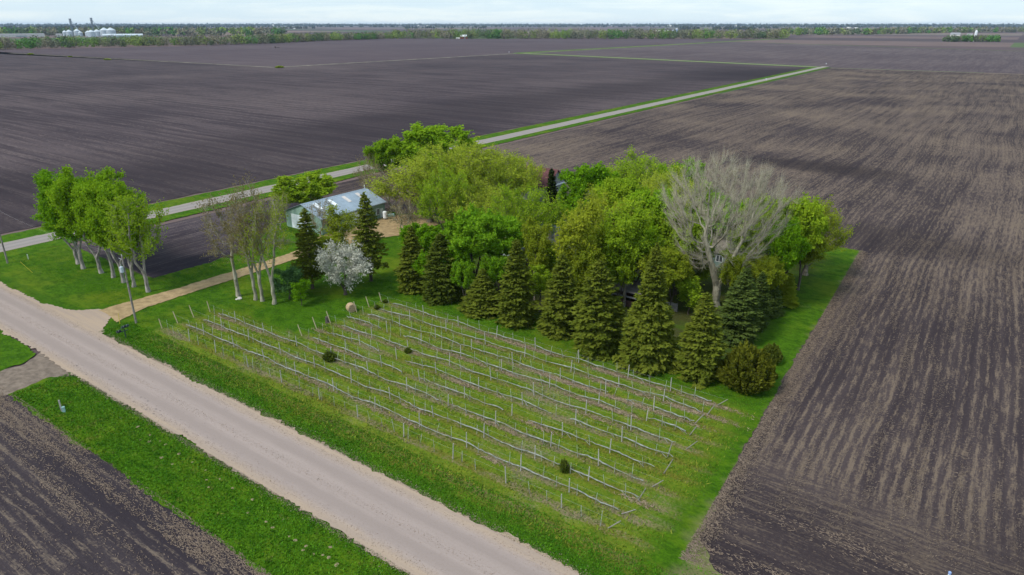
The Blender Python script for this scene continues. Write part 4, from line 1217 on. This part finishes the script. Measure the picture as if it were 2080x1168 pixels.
# ------------------------------------------------------------------ buildings (local frame = farm axes)
m_roofm = simple('steel_roof', (.33, .40, .46), .42, .05, .8, .5, .35)
m_skyl = simple('skylight_panel', (.82, .86, .88), .4, .05, 1)
m_skyl2 = simple('old_skylight', (.62, .57, .53), .6, .08, 1)
m_gsid = simple('green_steel_siding', (.22, .33, .27), .6, .07, 1)
m_wsid = simple('white_steel', (.70, .76, .78), .5, .05, 1)
m_trim = simple('grey_trim', (.32, .36, .38), .6, .08, 1)
m_dark = simple('painted_doorway_shade', (.012, .012, .013), .9, .1, 1)
m_glass, N, b = mat('window_glass', .08, .5); setcol(N, b, (.06, .075, .085))


def shed_root(name, lb, cat, a, b_, rz=0.0):
    X, Y = wd(a, b_); return empty(name, lb, cat, (X, Y, .12), R(UA) + rz)


def ribs_wall(mb, axis, p, lo, hi, z0, z1, step=.9, out=.03, sgn=1):
    k = lo + step / 2
    while k < hi:
        q = (p, p + out * sgn) if sgn > 0 else (p - out, p)
        if axis == 'x': mb.box(k - .03, k + .03, q[0], q[1], z0, z1)
        else: mb.box(q[0], q[1], k - .03, k + .03, z0, z1)
        k += step


# the steel barn: 12 m wide (a), 18 m long (b)
e = shed_root('steel_barn', 'long green steel barn with pale blue roof and white doors', 'barn', -98.0, 51.5)
BW, BL, EV, RG = 12.0, 18.4, 3.5, 5.75
w = MB()
hw = .12
# walls with openings: near long wall (x = BW), left gable (y = 0), others plain
w.box(BW - hw, BW, 0, 1.4, 0, EV).box(BW - hw, BW, 1.4, 5.0, 2.7, EV).box(BW - hw, BW, 5.0, BL, 0, EV)
w.box(0, hw, 0, BL, 0, EV)
w.box(0, 2.0, 0, hw, 0, EV).box(2.0, 7.2, 0, hw, 3.2, EV).box(7.2, BW, 0, hw, 0, EV).box(0, BW, BL - hw, BL, 0, EV)
w.prism([(0, 0, EV), (BW, 0, EV), (BW / 2, 0, RG)], (0, hw, 0)); w.prism([(0, BL - hw, EV), (BW, BL - hw, EV), (BW / 2, BL - hw, RG)], (0, hw, 0))
wall = w.build('wall', m_gsid, e)
for ax, p_, lo, hi, sg in (('y', BW + .003, 5.2, BL, 1), ('x', -.003, 7.3, BW, -1)):
    rb_ = MB(); ribs_wall(rb_, ax, p_, lo, hi, 0, EV - .1, .75, sgn=sg); rb_.build('wall_rib', m_gsid, wall)['kind'] = 'stuff'
MB().box(BW - 1.2, BW - 1.1, 1.4, 5.0, 0, 2.7).build('doorway_shade_panel', m_dark, e)  # near-black panel added inside the opening, its colour standing in for shade
MB().box(2.0, 7.2, -.08, .02, .05, 3.2).build('sliding_door', m_wsid, e, label='large white sliding door on the gable')
d = MB().box(BW + .01, BW + .09, 7.6, 10.4, .05, 3.0).build('sliding_door', m_wsid, e, label='white sliding door on the long wall')
MB().box(BW, BW + .12, 7.4, 10.8, 3.0, 3.12).build('door_track', m_trim, d)
f = MB().box(BW, BW + .07, 15.6, 16.6, .9, 2.4).build('window', m_wsid, e); MB().box(BW + .05, BW + .09, 15.72, 16.05, 1.0, 2.3).box(BW + .05, BW + .09, 16.15, 16.48, 1.0, 2.3).build('pane', m_glass, f)
f = MB().box(BW, BW + .07, 16.9, 17.8, .05, 2.2).build('walk_door', m_wsid, e)
ov = .35; slope = (RG - EV) / (BW / 2)
rf = MB()
xe = BW + ov; ze = EV - slope * ov
rf.prism([(BW / 2, -ov, RG + .06), (xe, -ov, ze + .06), (xe, -ov, ze + .13), (BW / 2, -ov, RG + .13), (-ov, -ov, ze + .13), (-ov, -ov, ze + .06)], (0, BL + 2 * ov, 0))
roof = rf.build('roof', m_roofm, e)
MB().prism([(BW / 2 - .25, -ov - .02, RG + .06), (BW / 2 + .25, -ov - .02, RG + .06), (BW / 2, -ov - .02, RG + .19)], (0, BL + 2 * ov + .04, 0)).build('ridge_cap', m_roofm, roof)
rr_ = MB(); y = 0.3
while y < BL:
    for s in (1, -1):
        p0 = (BW / 2 + s * .2, y, RG + .13 - slope * .2 + .004); p1 = (BW / 2 + s * (BW / 2 + ov), y, ze + .134)
        rr_.prism([p0, p1, (p1[0], y + .06, p1[2]), (p0[0], y + .06, p0[2])], (0, 0, .035))
    y += .9
rr_.build('roof_rib', m_roofm, roof)
for y, m in ((2.1, m_skyl), (6.2, m_skyl), (10.2, m_skyl2), (14.2, m_skyl2)):
    x0, x1 = BW / 2 + .9, BW / 2 + 3.3
    MB().prism([(x0, y, RG + .175 - slope * .9), (x1, y, RG + .175 - slope * 3.3), (x1, y + .95, RG + .175 - slope * 3.3), (x0, y + .95, RG + .175 - slope * .9)], (0, 0, .02)).build('skylight', m, roof)
MB().box(BW + ov, BW + ov + .09, -ov, BL + ov, ze - .03, ze + .06).build('gutter', m_trim, roof)
MB().lathe([(.06, RG), (.06, RG + .8), (.12, RG + .85), (.02, RG + 1.0)], 8, (BW / 2, BL - .3)).build('vent', m_skyl, roof)


def gable_house(e, wx, wy, ev, rg, m_wall, m_roof, axis='x', ov=.4, shingle=None):
    """walls and roof of a simple gabled building, ridge along the given axis"""
    w = MB().box(0, wx, 0, .15, 0, ev).box(0, wx, wy - .15, wy, 0, ev).box(0, .15, .15, wy - .15, 0, ev).box(wx - .15, wx, .15, wy - .15, 0, ev)
    if axis == 'x':
        for x in (0, wx - .15): w.prism([(x, 0, ev), (x, wy, ev), (x, wy / 2, rg)], (.15, 0, 0))
        s = (rg - ev) / (wy / 2); ze = ev - s * ov
        P = [(-ov, wy / 2, rg + .05), (-ov, wy + ov, ze + .05), (-ov, wy + ov, ze + .2), (-ov, wy / 2, rg + .2), (-ov, -ov, ze + .2), (-ov, -ov, ze + .05)]; d = (wx + 2 * ov, 0, 0)
    else:
        for y in (0, wy - .15): w.prism([(0, y, ev), (wx, y, ev), (wx / 2, y, rg)], (0, .15, 0))
        s = (rg - ev) / (wx / 2); ze = ev - s * ov
        P = [(wx / 2, -ov, rg + .05), (wx + ov, -ov, ze + .05), (wx + ov, -ov, ze + .2), (wx / 2, -ov, rg + .2), (-ov, -ov, ze + .2), (-ov, -ov, ze + .05)]; d = (0, wy + 2 * ov, 0)
    wl = w.build('wall', m_wall, e)
    rf = MB().prism(P, d).build('roof', m_roof, e)
    if shingle:
        c = MB(); n = 14
        for k in range(n):
            t0 = k / n
            for s_ in (1, -1):
                if axis == 'x':
                    y = wy / 2 - s_ * (wy / 2 + ov) * (t0 + .02); z = rg + .2 - (rg - ze) * (t0 + .02)
                    c.box(-ov, wx + ov, min(y, y - s_ * .08), max(y, y - s_ * .08), z - .02, z + .025)
                else:
                    x = wx / 2 + s_ * (wx / 2 + ov) * (t0 + .02); z = rg + .2 - (rg - ze) * (t0 + .02)
                    c.box(min(x, x + s_ * .08), max(x, x + s_ * .08), -ov, wy + ov, z - .02, z + .025)
        c.build('shingle_course', m_roof, rf)
    return wl, rf


def win(e, x0, x1, y0, y1, z0, z1, m_fr, face):
    """a framed window standing 4 cm proud of the wall"""
    if face == '-y':
        f = MB().box(x0, x1, y0 - .05, y0 + .01, z0, z1).build('window', m_fr, e); p = MB().box(x0 + .1, (x0 + x1) / 2 - .04, y0 - .065, y0 - .045, z0 + .1, z1 - .1).box((x0 + x1) / 2 + .04, x1 - .1, y0 - .065, y0 - .045, z0 + .1, z1 - .1)
    else:
        f = MB().box(x0 - .01, x0 + .05, y0, y1, z0, z1).build('window', m_fr, e); p = MB().box(x0 + .045, x0 + .065, y0 + .1, (y0 + y1) / 2 - .04, z0 + .1, z1 - .1).box(x0 + .045, x0 + .065, (y0 + y1) / 2 + .04, y1 - .1, z0 + .1, z1 - .1)
    p.build('pane', m_glass, f)


m_shing = simple('blue_grey_shingles', (.19, .225, .28), .85, .12, 2)
m_sage = simple('sage_siding', (.34, .40, .34), .8, .06, 1)
m_brick = simple('red_brown_brick', (.19, .10, .08), .9, .2, 4)
m_pgreen = simple('pale_green_siding', (.20, .30, .27), .8, .06, 1)
m_tanroof = simple('tan_grey_shingles', (.20, .18, .15), .9, .12, 2)
m_barnroof = simple('red_brown_roof', (.100, .038, .040), .8, .2, 1.2)
m_greyb = simple('grey_barn_board', (.26, .26, .27), .9, .15, 2)
m_brownb = simple('brown_board', (.12, .07, .055), .9, .15, 2)
m_greyroof = simple('grey_weathered_roof', (.21, .19, .18), .9, .15, 1)
m_fence = simple('grey_fence_board', (.24, .22, .22), .9, .15, 3)

e = shed_root('farmhouse', 'farmhouse with blue-grey shingle roof hidden among the grove trees', 'house', -41.5, 61.5)
gable_house(e, 9.5, 8.5, 3.2, 6.8, m_sage, m_shing, 'x', .45, True)
MB().box(-.04, 9.54, -.04, 8.54, 0, .75).build('brick_base', m_brick, e)
win(e, 1.2, 2.4, 0, 0, 1.2, 2.5, m_wht, '-y'); win(e, 4.0, 5.6, 0, 0, 1.2, 2.5, m_wht, '-y'); win(e, 7.2, 8.4, 0, 0, 1.2, 2.5, m_wht, '-y')
win(e, 9.5, 9.5, 2.2, 3.6, 1.2, 2.5, m_wht, '+x'); win(e, 9.5, 9.5, 5.2, 6.4, 1.2, 2.5, m_wht, '+x')
MB().box(6.6, 7.3, 4.6, 5.3, 5.6, 7.6).build('chimney', m_brick, e)
e2 = shed_root('house_wing', 'lower wing of the farmhouse with dark blue-grey roof behind the green maples', 'house', -50.5, 62.5)
gable_house(e2, 8.8, 7.0, 2.9, 5.6, m_sage, m_shing, 'x', .4, True); win(e2, 3, 4.4, 0, 0, 1.1, 2.4, m_wht, '-y')

e = shed_root('green_cottage', 'pale green cottage with a tan roof behind the large bare tree', 'cottage', -12.0, 80.0)
gable_house(e, 8.2, 6.5, 3.0, 5.2, m_pgreen, m_tanroof, 'x', .4, True)
for x in (1.0, 3.2, 5.6): win(e, x, x + 1.3, 0, 0, 1.1, 2.4, m_wht, '-y')
win(e, 8.2, 8.2, 2.4, 3.8, 1.1, 2.4, m_wht, '+x')
MB().box(2.4, 3.0, -.9, -.1, .0, .35).build('step', m_greyb, e)

e = shed_root('open_shed', 'brown open fronted shed with grey roof between the spruces', 'shed', -18.5, 53.5)
w = MB().box(0, 5, 3.4, 3.5, 0, 2.9).box(0, .1, 0, 3.4, 0, 2.6).box(4.9, 5, 0, 3.4, 0, 2.6).box(0, 5, 0, .1, 0, 1.0)
w.build('wall', m_brownb, e)
MB().prism([(-.3, -.5, 2.55), (5.3, -.5, 2.55), (5.3, 3.8, 3.1), (-.3, 3.8, 3.1)], (0, 0, .12)).build('roof', m_greyroof, e)
for x in (0, 2.45, 4.9): MB().box(x, x + .12, -.14, -.02, 0, 2.5).build('post', m_fence, e)
MB().box(0, 5, -.13, -.03, 1.55, 1.8).build('beam', m_greyb, e)
e = shed_root('garden_shed', 'small sage green shed with dark roof half hidden behind the widest spruce', 'shed', -30.5, 71.0)
gable_house(e, 4.5, 4, 2.4, 3.8, m_pgreen, m_greyroof, 'x', .3); MB().box(1.6, 2.6, -.05, .0, .05, 2.0).build('door', m_wht, e)

# the old barn whose red roof shows above the slim dark spruce
ga = gab(1130, 408)
e = shed_root('old_barn', 'old barn with faded red roof and grey board gable at the back of the grove', 'barn', ga[0] - 14, ga[1] - 4)
gable_house(e, 14, 8, 4.2, 7.7, m_greyb, m_barnroof, 'x', .4)
for y in np.arange(.2, 7.8, .5):
    MB().box(14.003, 14.045, y, y + .45, .2, 4.2 + 3.5 * (1 - abs((y + .22) / 4 - 1)) - .35).build('board', m_greyb, e)
MB().box(14.05, 14.45, -.6, 8.6, 4.0, 4.25).build('eave_board', m_wht, e)

# grey board fence panels by the spruces
for a, b_, n, lb, rz in ((-30.6, 40.6, 7, 'short grey board fence panel left of the tall spruce', 0.0), (-10.8, 55.6, 12, 'grey board fence panel right of the tallest spruce', 0.1)):
    e = shed_root('fence_panel', lb, 'fence', a, b_, rz)
    for k in range(n): MB().box(k * .21, k * .21 + .19, 0, .025, .05, 1.45 + random.uniform(-.04, .04)).build('board', m_fence, e)
    for x in (-.02, n * .21 - .08): MB().box(x, x + .1, .06, .16, -.1, 1.5).build('post', m_fence, e)
    MB().box(0, n * .21, .027, .058, .35, .43).box(0, n * .21, .027, .058, 1.1, 1.18).build('rail', m_fence, e)

# yard things at the right end of the barn
X, Y = gp(783, 447)
e = empty('fuel_tank', 'white upright fuel tank standing in the yard right of the barn', 'tank', (X, Y, .2))
MB().lathe([(.40, .25), (.52, .35), (.52, 1.7), (.40, 1.85), (.1, 1.92)], 14).build('tank', m_wht, e)
for t in (0, 2.1, 4.2): MB().tube([(.36 * math.cos(t), .36 * math.sin(t), .0), (.36 * math.cos(t), .36 * math.sin(t), .34)], .04, 5).build('leg', m_met, e)
X, Y = gp(794, 442)
e = empty('water_trough', 'low pale blue trough next to the white tank', 'trough', (X, Y, .2), .3)
MB().box(-.8, .8, -.4, .4, .1, .65).build('basin', m_ped, e); MB().box(-.7, -.6, -.3, .3, 0, .1).box(.6, .7, -.3, .3, 0, .1).build('foot', m_met, e)
X, Y = gp(806, 446)
MB().box(-.08, .08, -.08, .08, -.1, 1.6).build('yard_post', m_brownb, None, label='brown post at the edge of the yard right of the white tank', cat='post', loc=(X, Y, .2))
# brush pile
r = np.random.default_rng(77); n = 260
X, Y = gp(566, 497)
P0 = np.stack([r.normal(0, 1.5, n), r.normal(0, .8, n), r.uniform(0, .9, n)], 1); D = r.normal(0, 1, (n, 3)) * [1.1, .7, .3]
v, f = cones(P0, D, np.full(n, .035)); me = mesh_np('brush_pile', v, f, BM['grey'])
link('brush_pile', me, None, 'heap of grey cut branches on the grass left of the barn', 'brush pile', None, None, (X, Y, .15))

# ------------------------------------------------------------------ far woods
m_wood, N, b = mat('far_foliage', 1.0, .05)
at = N.n('ShaderNodeAttribute', {'attribute_name': 'tint'}, out=0); ri = N.n('ShaderNodeNewGeometry', out=8)
setcol(N, b, N.mix(N.m('MULTIPLY', ri, .5), at, (.045, .055, .02)))
TINTS = 2.15 * np.array([(.085, .140, .022), (.115, .155, .030), (.115, .105, .065), (.130, .115, .080), (.045, .115, .018), (.100, .115, .040), (.095, .095, .062), (.045, .070, .028)])
FTINT = 1.0 * np.array([(.055, .075, .040), (.070, .075, .050), (.045, .060, .040), (.075, .090, .045)])


def wood(name, label, segs, depth, h, n, K, size, tints=TINTS, seed=0, rmul=.42, cat='wood'):
    """a far wood: n crowns of small leaf faces strewn behind a base line given as image points"""
    r = np.random.default_rng(seed); pts = [np.array(gp(*p)) for p in segs]
    L = np.array([np.linalg.norm(pts[i + 1] - pts[i]) for i in range(len(pts) - 1)]); cum = np.concatenate([[0], np.cumsum(L)])
    C, T, S = [], [], []
    rt = np.random.default_rng(seed + 500).uniform(0, 1, 97)
    for k in range(n):
        s = r.uniform(0, cum[-1]); i = min(np.searchsorted(cum, s) - 1, len(L) - 1); i = max(i, 0); f = (s - cum[i]) / L[i]
        p = pts[i] * (1 - f) + pts[i + 1] * f; dv = p / np.linalg.norm(p); p = p + dv * r.uniform(0, 1) ** 1.4 * depth
        hh = h * r.uniform(.55, 1.15); rr = hh * rmul * r.uniform(.8, 1.3)
        q = r.normal(0, 1, (K, 3)); q /= np.linalg.norm(q, axis=1)[:, None]; q *= r.uniform(.55, 1.05, (K, 1))
        c = np.stack([p[0] + q[:, 0] * rr, p[1] + q[:, 1] * rr, hh * .52 + q[:, 2] * hh * .5], 1); c[:, 2] = np.maximum(c[:, 2], r.uniform(.2, 2.5, K))
        C.append(c); S.append(np.full(K, size * r.uniform(.8, 1.2)))
        ti = int(rt[int(s / max(35.0, cum[-1] / 90)) % 97] * len(tints))
        t = tints[ti if r.uniform() < .7 else r.integers(0, len(tints))] * r.uniform(.75, 1.2)
        T.append(np.tile(t, (K * 4, 1)))
    V, F = cards(np.concatenate(C), np.concatenate(S), r)
    me = mesh_np(name, V, F, m_wood, tint=np.concatenate(T))
    return link(name, me, None, label, cat, None, 'stuff')


wood('river_wood', 'belt of budding river trees beyond the left field', [(-60, 105), (20, 101), (154, 97), (400, 93), (525, 90), (660, 83), (800, 79)], 200, 19, 900, 85, 1.25, seed=1)
wood('river_wood', 'belt of budding river trees beyond the far field in the middle', [(800, 79), (1000, 79), (1200, 79.5), (1400, 79.5), (1600, 78.5)], 260, 26, 900, 75, 1.7, seed=2)
wood('scattered_grove', 'loose wood behind the grain bins', [(-60, 74), (60, 73), (280, 73), (420, 72), (580, 72)], 1500, 26, 700, 24, 4.5, seed=3)
wood('far_wood', 'dark wood on the horizon at the left', [(-60, 62), (100, 61), (300, 60), (420, 59)], 3000, 22, 420, 12, 9, FTINT, seed=4)
wood('far_wood', 'wood beyond the fields at the right', [(1585, 72), (1700, 71), (1760, 70.5), (1860, 68), (2000, 66), (2140, 66)], 500, 26, 620, 26, 4.0, seed=5)
for i, (x0, x1, y, n, lb) in enumerate([(400, 560, 56, 60, 'thin tree line on the horizon left of centre'), (880, 1010, 53, 70, 'dark tree line on the horizon at the centre'), (1060, 1190, 54, 90, 'dark grove line right of the centre horizon'),
                                        (1445, 1535, 60, 90, 'square dark grove in the far right fields'), (820, 990, 58, 40, 'small grove in front of the centre horizon'), (1540, 1580, 58, 20, 'small pale grove right of the square grove'),
                                        (570, 640, 58.5, 30, 'small trees round a far farm left of centre'), (1380, 1420, 59.5, 24, 'small trees round a white far house'), (1640, 1760, 56, 70, 'tree line on the right horizon'), (1980, 2140, 55, 60, 'tree line on the far right horizon')]):
    wood('far_grove', lb, [(x0, y), (x1, y)], 220, 20, n, 20, 6, FTINT, seed=20 + i, cat='grove')
for i, (y, n, s) in enumerate([(53.4, 2200, 14), (55.6, 520, 12), (52.6, 2600, 16)]):
    wood('horizon_trees', ['farthest but one tree line along the whole horizon', 'nearest broken tree line along the whole horizon', 'farthest tree line along the whole horizon'][i],
         [(-80, y + .8), (500, y), (1000, y - .6), (1500, y), (2160, y + .8)], 900, (32, 24, 40)[i], n, 8, s, FTINT, seed=50 + i)
wood('farmstead_grove', 'trees round the white farm buildings at the right', [(1918, 85), (2028, 85)], 60, 15, 70, 60, 1.8, TINTS[[4, 6, 7, 0]], seed=70)

# field boundary bushes
for k, (x, y, s, lb) in enumerate([(62, 111, 2.6, 'bush on the far field boundary at the left'), (218, 122, 2.4, 'bush on the far field boundary nearest the left wood'), (568, 138, 2.6, 'bush at the corner of the far field boundary'), (142, 116, 1.8, 'small bush on the far field boundary')]):
    X, Y = gp(x, y); plant('boundary_bush', 'bush', lb, 'bush', X, Y, sh=s * .6, sr=s * 1.8, leaf='olive')

# ------------------------------------------------------------------ far buildings
m_bin = simple('galvanised_bin', (.48, .54, .58), .45, .06, .1, .5, .4)
m_binr = simple('bin_roof', (.58, .63, .66), .45, .06, .1, .5, .3)
m_leg = simple('elevator_steel', (.16, .20, .24), .7, .1, .2)


def site_px(x, y): return gp(x, y)


def grain_bin(x, y, wpx, hpx, lb):
    X, Y = gp(x, y); s = math.hypot(X, Y) / 1387.0; r_ = wpx * s / 2; h = hpx * s
    e = empty('grain_bin', lb, 'grain bin', (X, Y, 0), 0, 'grain bins beyond the river wood')
    MB().lathe([(r_, 0), (r_, h * .3), (r_ * 1.004, h * .31), (r_, h * .7)], 20).build('bin_wall', m_bin, e)
    MB().lathe([(r_ * 1.03, h * .7), (r_ * .15, h * .98), (r_ * .15, h)], 20).build('bin_roof', m_binr, e)


for x, y, wp_, hp, lb in [(133, 73.5, 7, 9, 'leftmost grain bin of the left pair'), (142, 73.5, 10, 10, 'wide grain bin left of the white tower'), (158, 73, 10, 11, 'grain bin right of the first elevator leg'), (164, 73.5, 7, 8, 'small grain bin right of the first group'),
                          (180, 74, 9, 9, 'left grain bin of the right group'), (187, 75, 12, 11, 'low wide grain bin under the second elevator leg'), (199, 74, 12, 11, 'grain bin right of the second elevator leg'), (214, 74, 14, 14, 'large grain bin second from the right'), (227, 74, 15, 14, 'rightmost large grain bin')]:
    grain_bin(x, y, wp_, hp, lb)
for x, y, hp, lb in [(149, 73, 25, 'left grain elevator leg tower'), (192, 73.5, 27, 'right grain elevator leg tower')]:
    X, Y = gp(x, y); s = math.hypot(X, Y) / 1387.0; h = hp * s
    e = empty('elevator_tower', lb, 'grain tower', (X, Y, 0), 0, 'grain elevator towers')
    mb = MB()
    for dx in (-2.2, 2.2):
        for dy in (-2.2, 2.2): mb.box(dx - .5, dx + .5, dy - .5, dy + .5, 0, h)
    for k in range(9): mb.box(-2.6, 2.6, -2.6, 2.6, h * k / 9 + 1, h * k / 9 + 1.7)
    mb.build('frame', m_leg, e); MB().box(-1.3, 1.3, -1.3, 1.3, 0, h + 2).build('leg_casing', m_leg, e); MB().box(-3, 3, -2.5, 2.5, h, h + 3.2).build('head_house', m_leg, e)
    MB().tube([(1, 0, h), (22, 0, h * .38)], .8, 6).build('spout', m_bin, e)


def far_shed(x, y, wpx, hpx, m_w, m_r, lb, name='far_farm_building', depth=12.0, cat='building', rz=0.0, roof=.45):
    y = max(y, 53.4)
    X, Y = gp(x, y); s = math.hypot(X, Y) / 1387.0; w_ = wpx * s; h = hpx * s
    e = empty(name, lb, cat, (X, Y, 0), math.atan2(-X, Y) + rz)
    MB().box(-w_ / 2, w_ / 2, 0, depth, 0, h * (1 - roof)).build('wall', m_w, e)
    MB().prism([(-w_ / 2 - .3, -.4, h * (1 - roof)), (-w_ / 2 - .3, depth + .4, h * (1 - roof)), (-w_ / 2 - .3, depth / 2, h)], (w_ + .6, 0, 0)).build('roof', m_r, e)
    MB().box(-w_ * .12, w_ * .12, -.12, -.02, 0, h * .4).build('door', m_trim, e)


m_red = simple('barn_red', (.42, .045, .035), .8, .1, .3)
m_pale = simple('pale_wall', (.62, .60, .55), .8, .06, .2)
m_bluegr = simple('blue_silo', (.25, .33, .45), .5, .06, .2)
far_shed(944, 78.5, 13, 7, m_red, m_wht, 'red barn with white roof at the edge of the river wood', rz=.35, depth=14)
far_shed(930, 79, 7, 2.5, m_pale, m_pale, 'low pale shed left of the far red barn')
far_shed(250, 75, 60, 5, m_bin, m_binr, 'long grey storage shed right of the grain bins', depth=30)
far_shed(44, 75, 62, 5, m_pale, m_greyb, 'long pale building at the left edge beyond the wood', depth=25, roof=.2)
far_shed(120, 75, 9, 5, m_pale, m_greyb, 'short pale building left of the grain bins', depth=20, roof=.2)
for x, y, w_, h_, lb in [(415, 55.5, 9, 3, 'white far shed, left of two at the left horizon'), (429, 55.5, 8, 2.6, 'white far shed, right of two at the left horizon'), (850, 49.8, 4, 3, 'white far house on the centre horizon'), (868, 49.8, 5, 2.5, 'white far shed on the centre horizon'),
                         (555, 50.5, 4, 4, 'white far tower house left of the centre horizon'), (1360, 49.5, 9, 3, 'white far farm on the right of centre horizon'), (1386, 58.5, 7, 4, 'white far house before a small grove'), (1494, 54, 4, 4, 'white house above the square grove'),
                         (1724, 58, 8, 3.2, 'white far shed left of the right wood'), (1739, 58, 6, 2.4, 'small pale far shed left of the right wood'), (1575, 51, 7, 2.5, 'white far shed on the right horizon'), (1630, 52.5, 10, 2.6, 'long white far shed on the right horizon'), (598, 59, 4, 2, 'small white far house left of centre')]:
    far_shed(x, y, w_ * .8, h_ * .8, m_pale, m_pale, lb, depth=16)
far_shed(1345, 65, 22, 3, m_pale, m_pale, 'long pale shed left of the blue silos', depth=20, roof=.3)
far_shed(1390, 68, 20, 2.6, m_pale, m_wht, 'low pale shed right of the blue silos', depth=20, roof=.3)
for x, h_, lb in [(1368, 6, 'left blue silo beyond the river wood'), (1374, 8, 'right blue silo beyond the river wood')]:
    X, Y = gp(x, 68.5); s = math.hypot(X, Y) / 1387.0
    e = empty('silo', lb, 'silo', (X, Y, 0)); MB().lathe([(2.3 * s, 0), (2.3 * s, h_ * s)], 16).build('silo_wall', m_bluegr, e); MB().lathe([(2.3 * s, h_ * s), (1.6 * s, h_ * s + .9 * s), (.2 * s, h_ * s + 1.3 * s)], 16).build('dome', m_binr, e)
far_shed(1938, 82, 14, 12, m_pale, m_greyb, 'pale barn at the left of the right farmstead', depth=14, roof=.3)
far_shed(1968, 80, 8, 9, m_wht, m_greyb, 'white farmhouse in the middle of the right farmstead', depth=10)
far_shed(1974, 84, 12, 4, m_wht, m_wht, 'low white shed of the right farmstead', depth=10)
X, Y = gp(1980, 80); s = math.hypot(X, Y) / 1387.0
e = empty('silo', 'white silo rising above the right farmstead', 'silo', (X, Y, 0)); MB().lathe([(2 * s, 0), (2 * s, 12 * s)], 14).build('silo_wall', m_wht, e); MB().lathe([(2 * s, 12 * s), (1.2 * s, 13.6 * s), (.1 * s, 14 * s)], 14).build('dome', m_wht, e)
# tiny machine in the far field
X, Y = gp(563, 97.5); s = math.hypot(X, Y) / 1387.0
e = empty('field_implement', 'small dark tillage machine parked in the far field', 'farm machine', (X, Y, .1), .4)
MB().box(-4, 4, -.6, .6, .7, 1.1).build('frame', m_dk, e)
for x in (-3, 0, 3): MB().tube([(x, -.8, .6), (x, -.6, .6)], .6, 10).build('wheel', m_blk, e)
MB().box(-4.5, -2.5, -1, 1, 1.1, 2.8).build('hopper', m_dk, e)
# small white thing at the corner of the field road and the signs there
for x, y, lb in [(1034, 108.5, 'small white field marker at the corner of the far boundary'), (1556, 166, 'small pale road sign beside the field road'), (1678, 133, 'small pale sign at the bend of the field road')]:
    X, Y = gp(x, y); e = empty('road_sign', lb, 'sign', (X, Y, .15)); MB().tube([(0, 0, 0), (0, 0, 2.2)], .06, 5).build('post', m_met, e); MB().box(-.45, .45, -.03, .03, 1.5, 2.3).build('plate', m_wht, e)

# ------------------------------------------------------------------ haze: the air between here and the horizon
mh = bpy.data.materials.new('air'); mh.use_nodes = True; t = mh.node_tree; t.nodes.clear()
out = t.nodes.new('ShaderNodeOutputMaterial'); pv = t.nodes.new('ShaderNodeVolumePrincipled')
pv.inputs['Color'].default_value = (.58, .76, 1.0, 1); pv.inputs['Density'].default_value = HAZE; pv.inputs['Anisotropy'].default_value = 0.0
t.links.new(pv.outputs[0], out.inputs['Volume'])
if HAZE > 0:
    o = MB().box(-16500, 16500, -16500, 16500, -1.5, 62).build('haze', mh); o['kind'] = 'stuff'
print('tris', sum(len(p.vertices) - 2 for m in bpy.data.meshes for p in m.polygons if m.users))
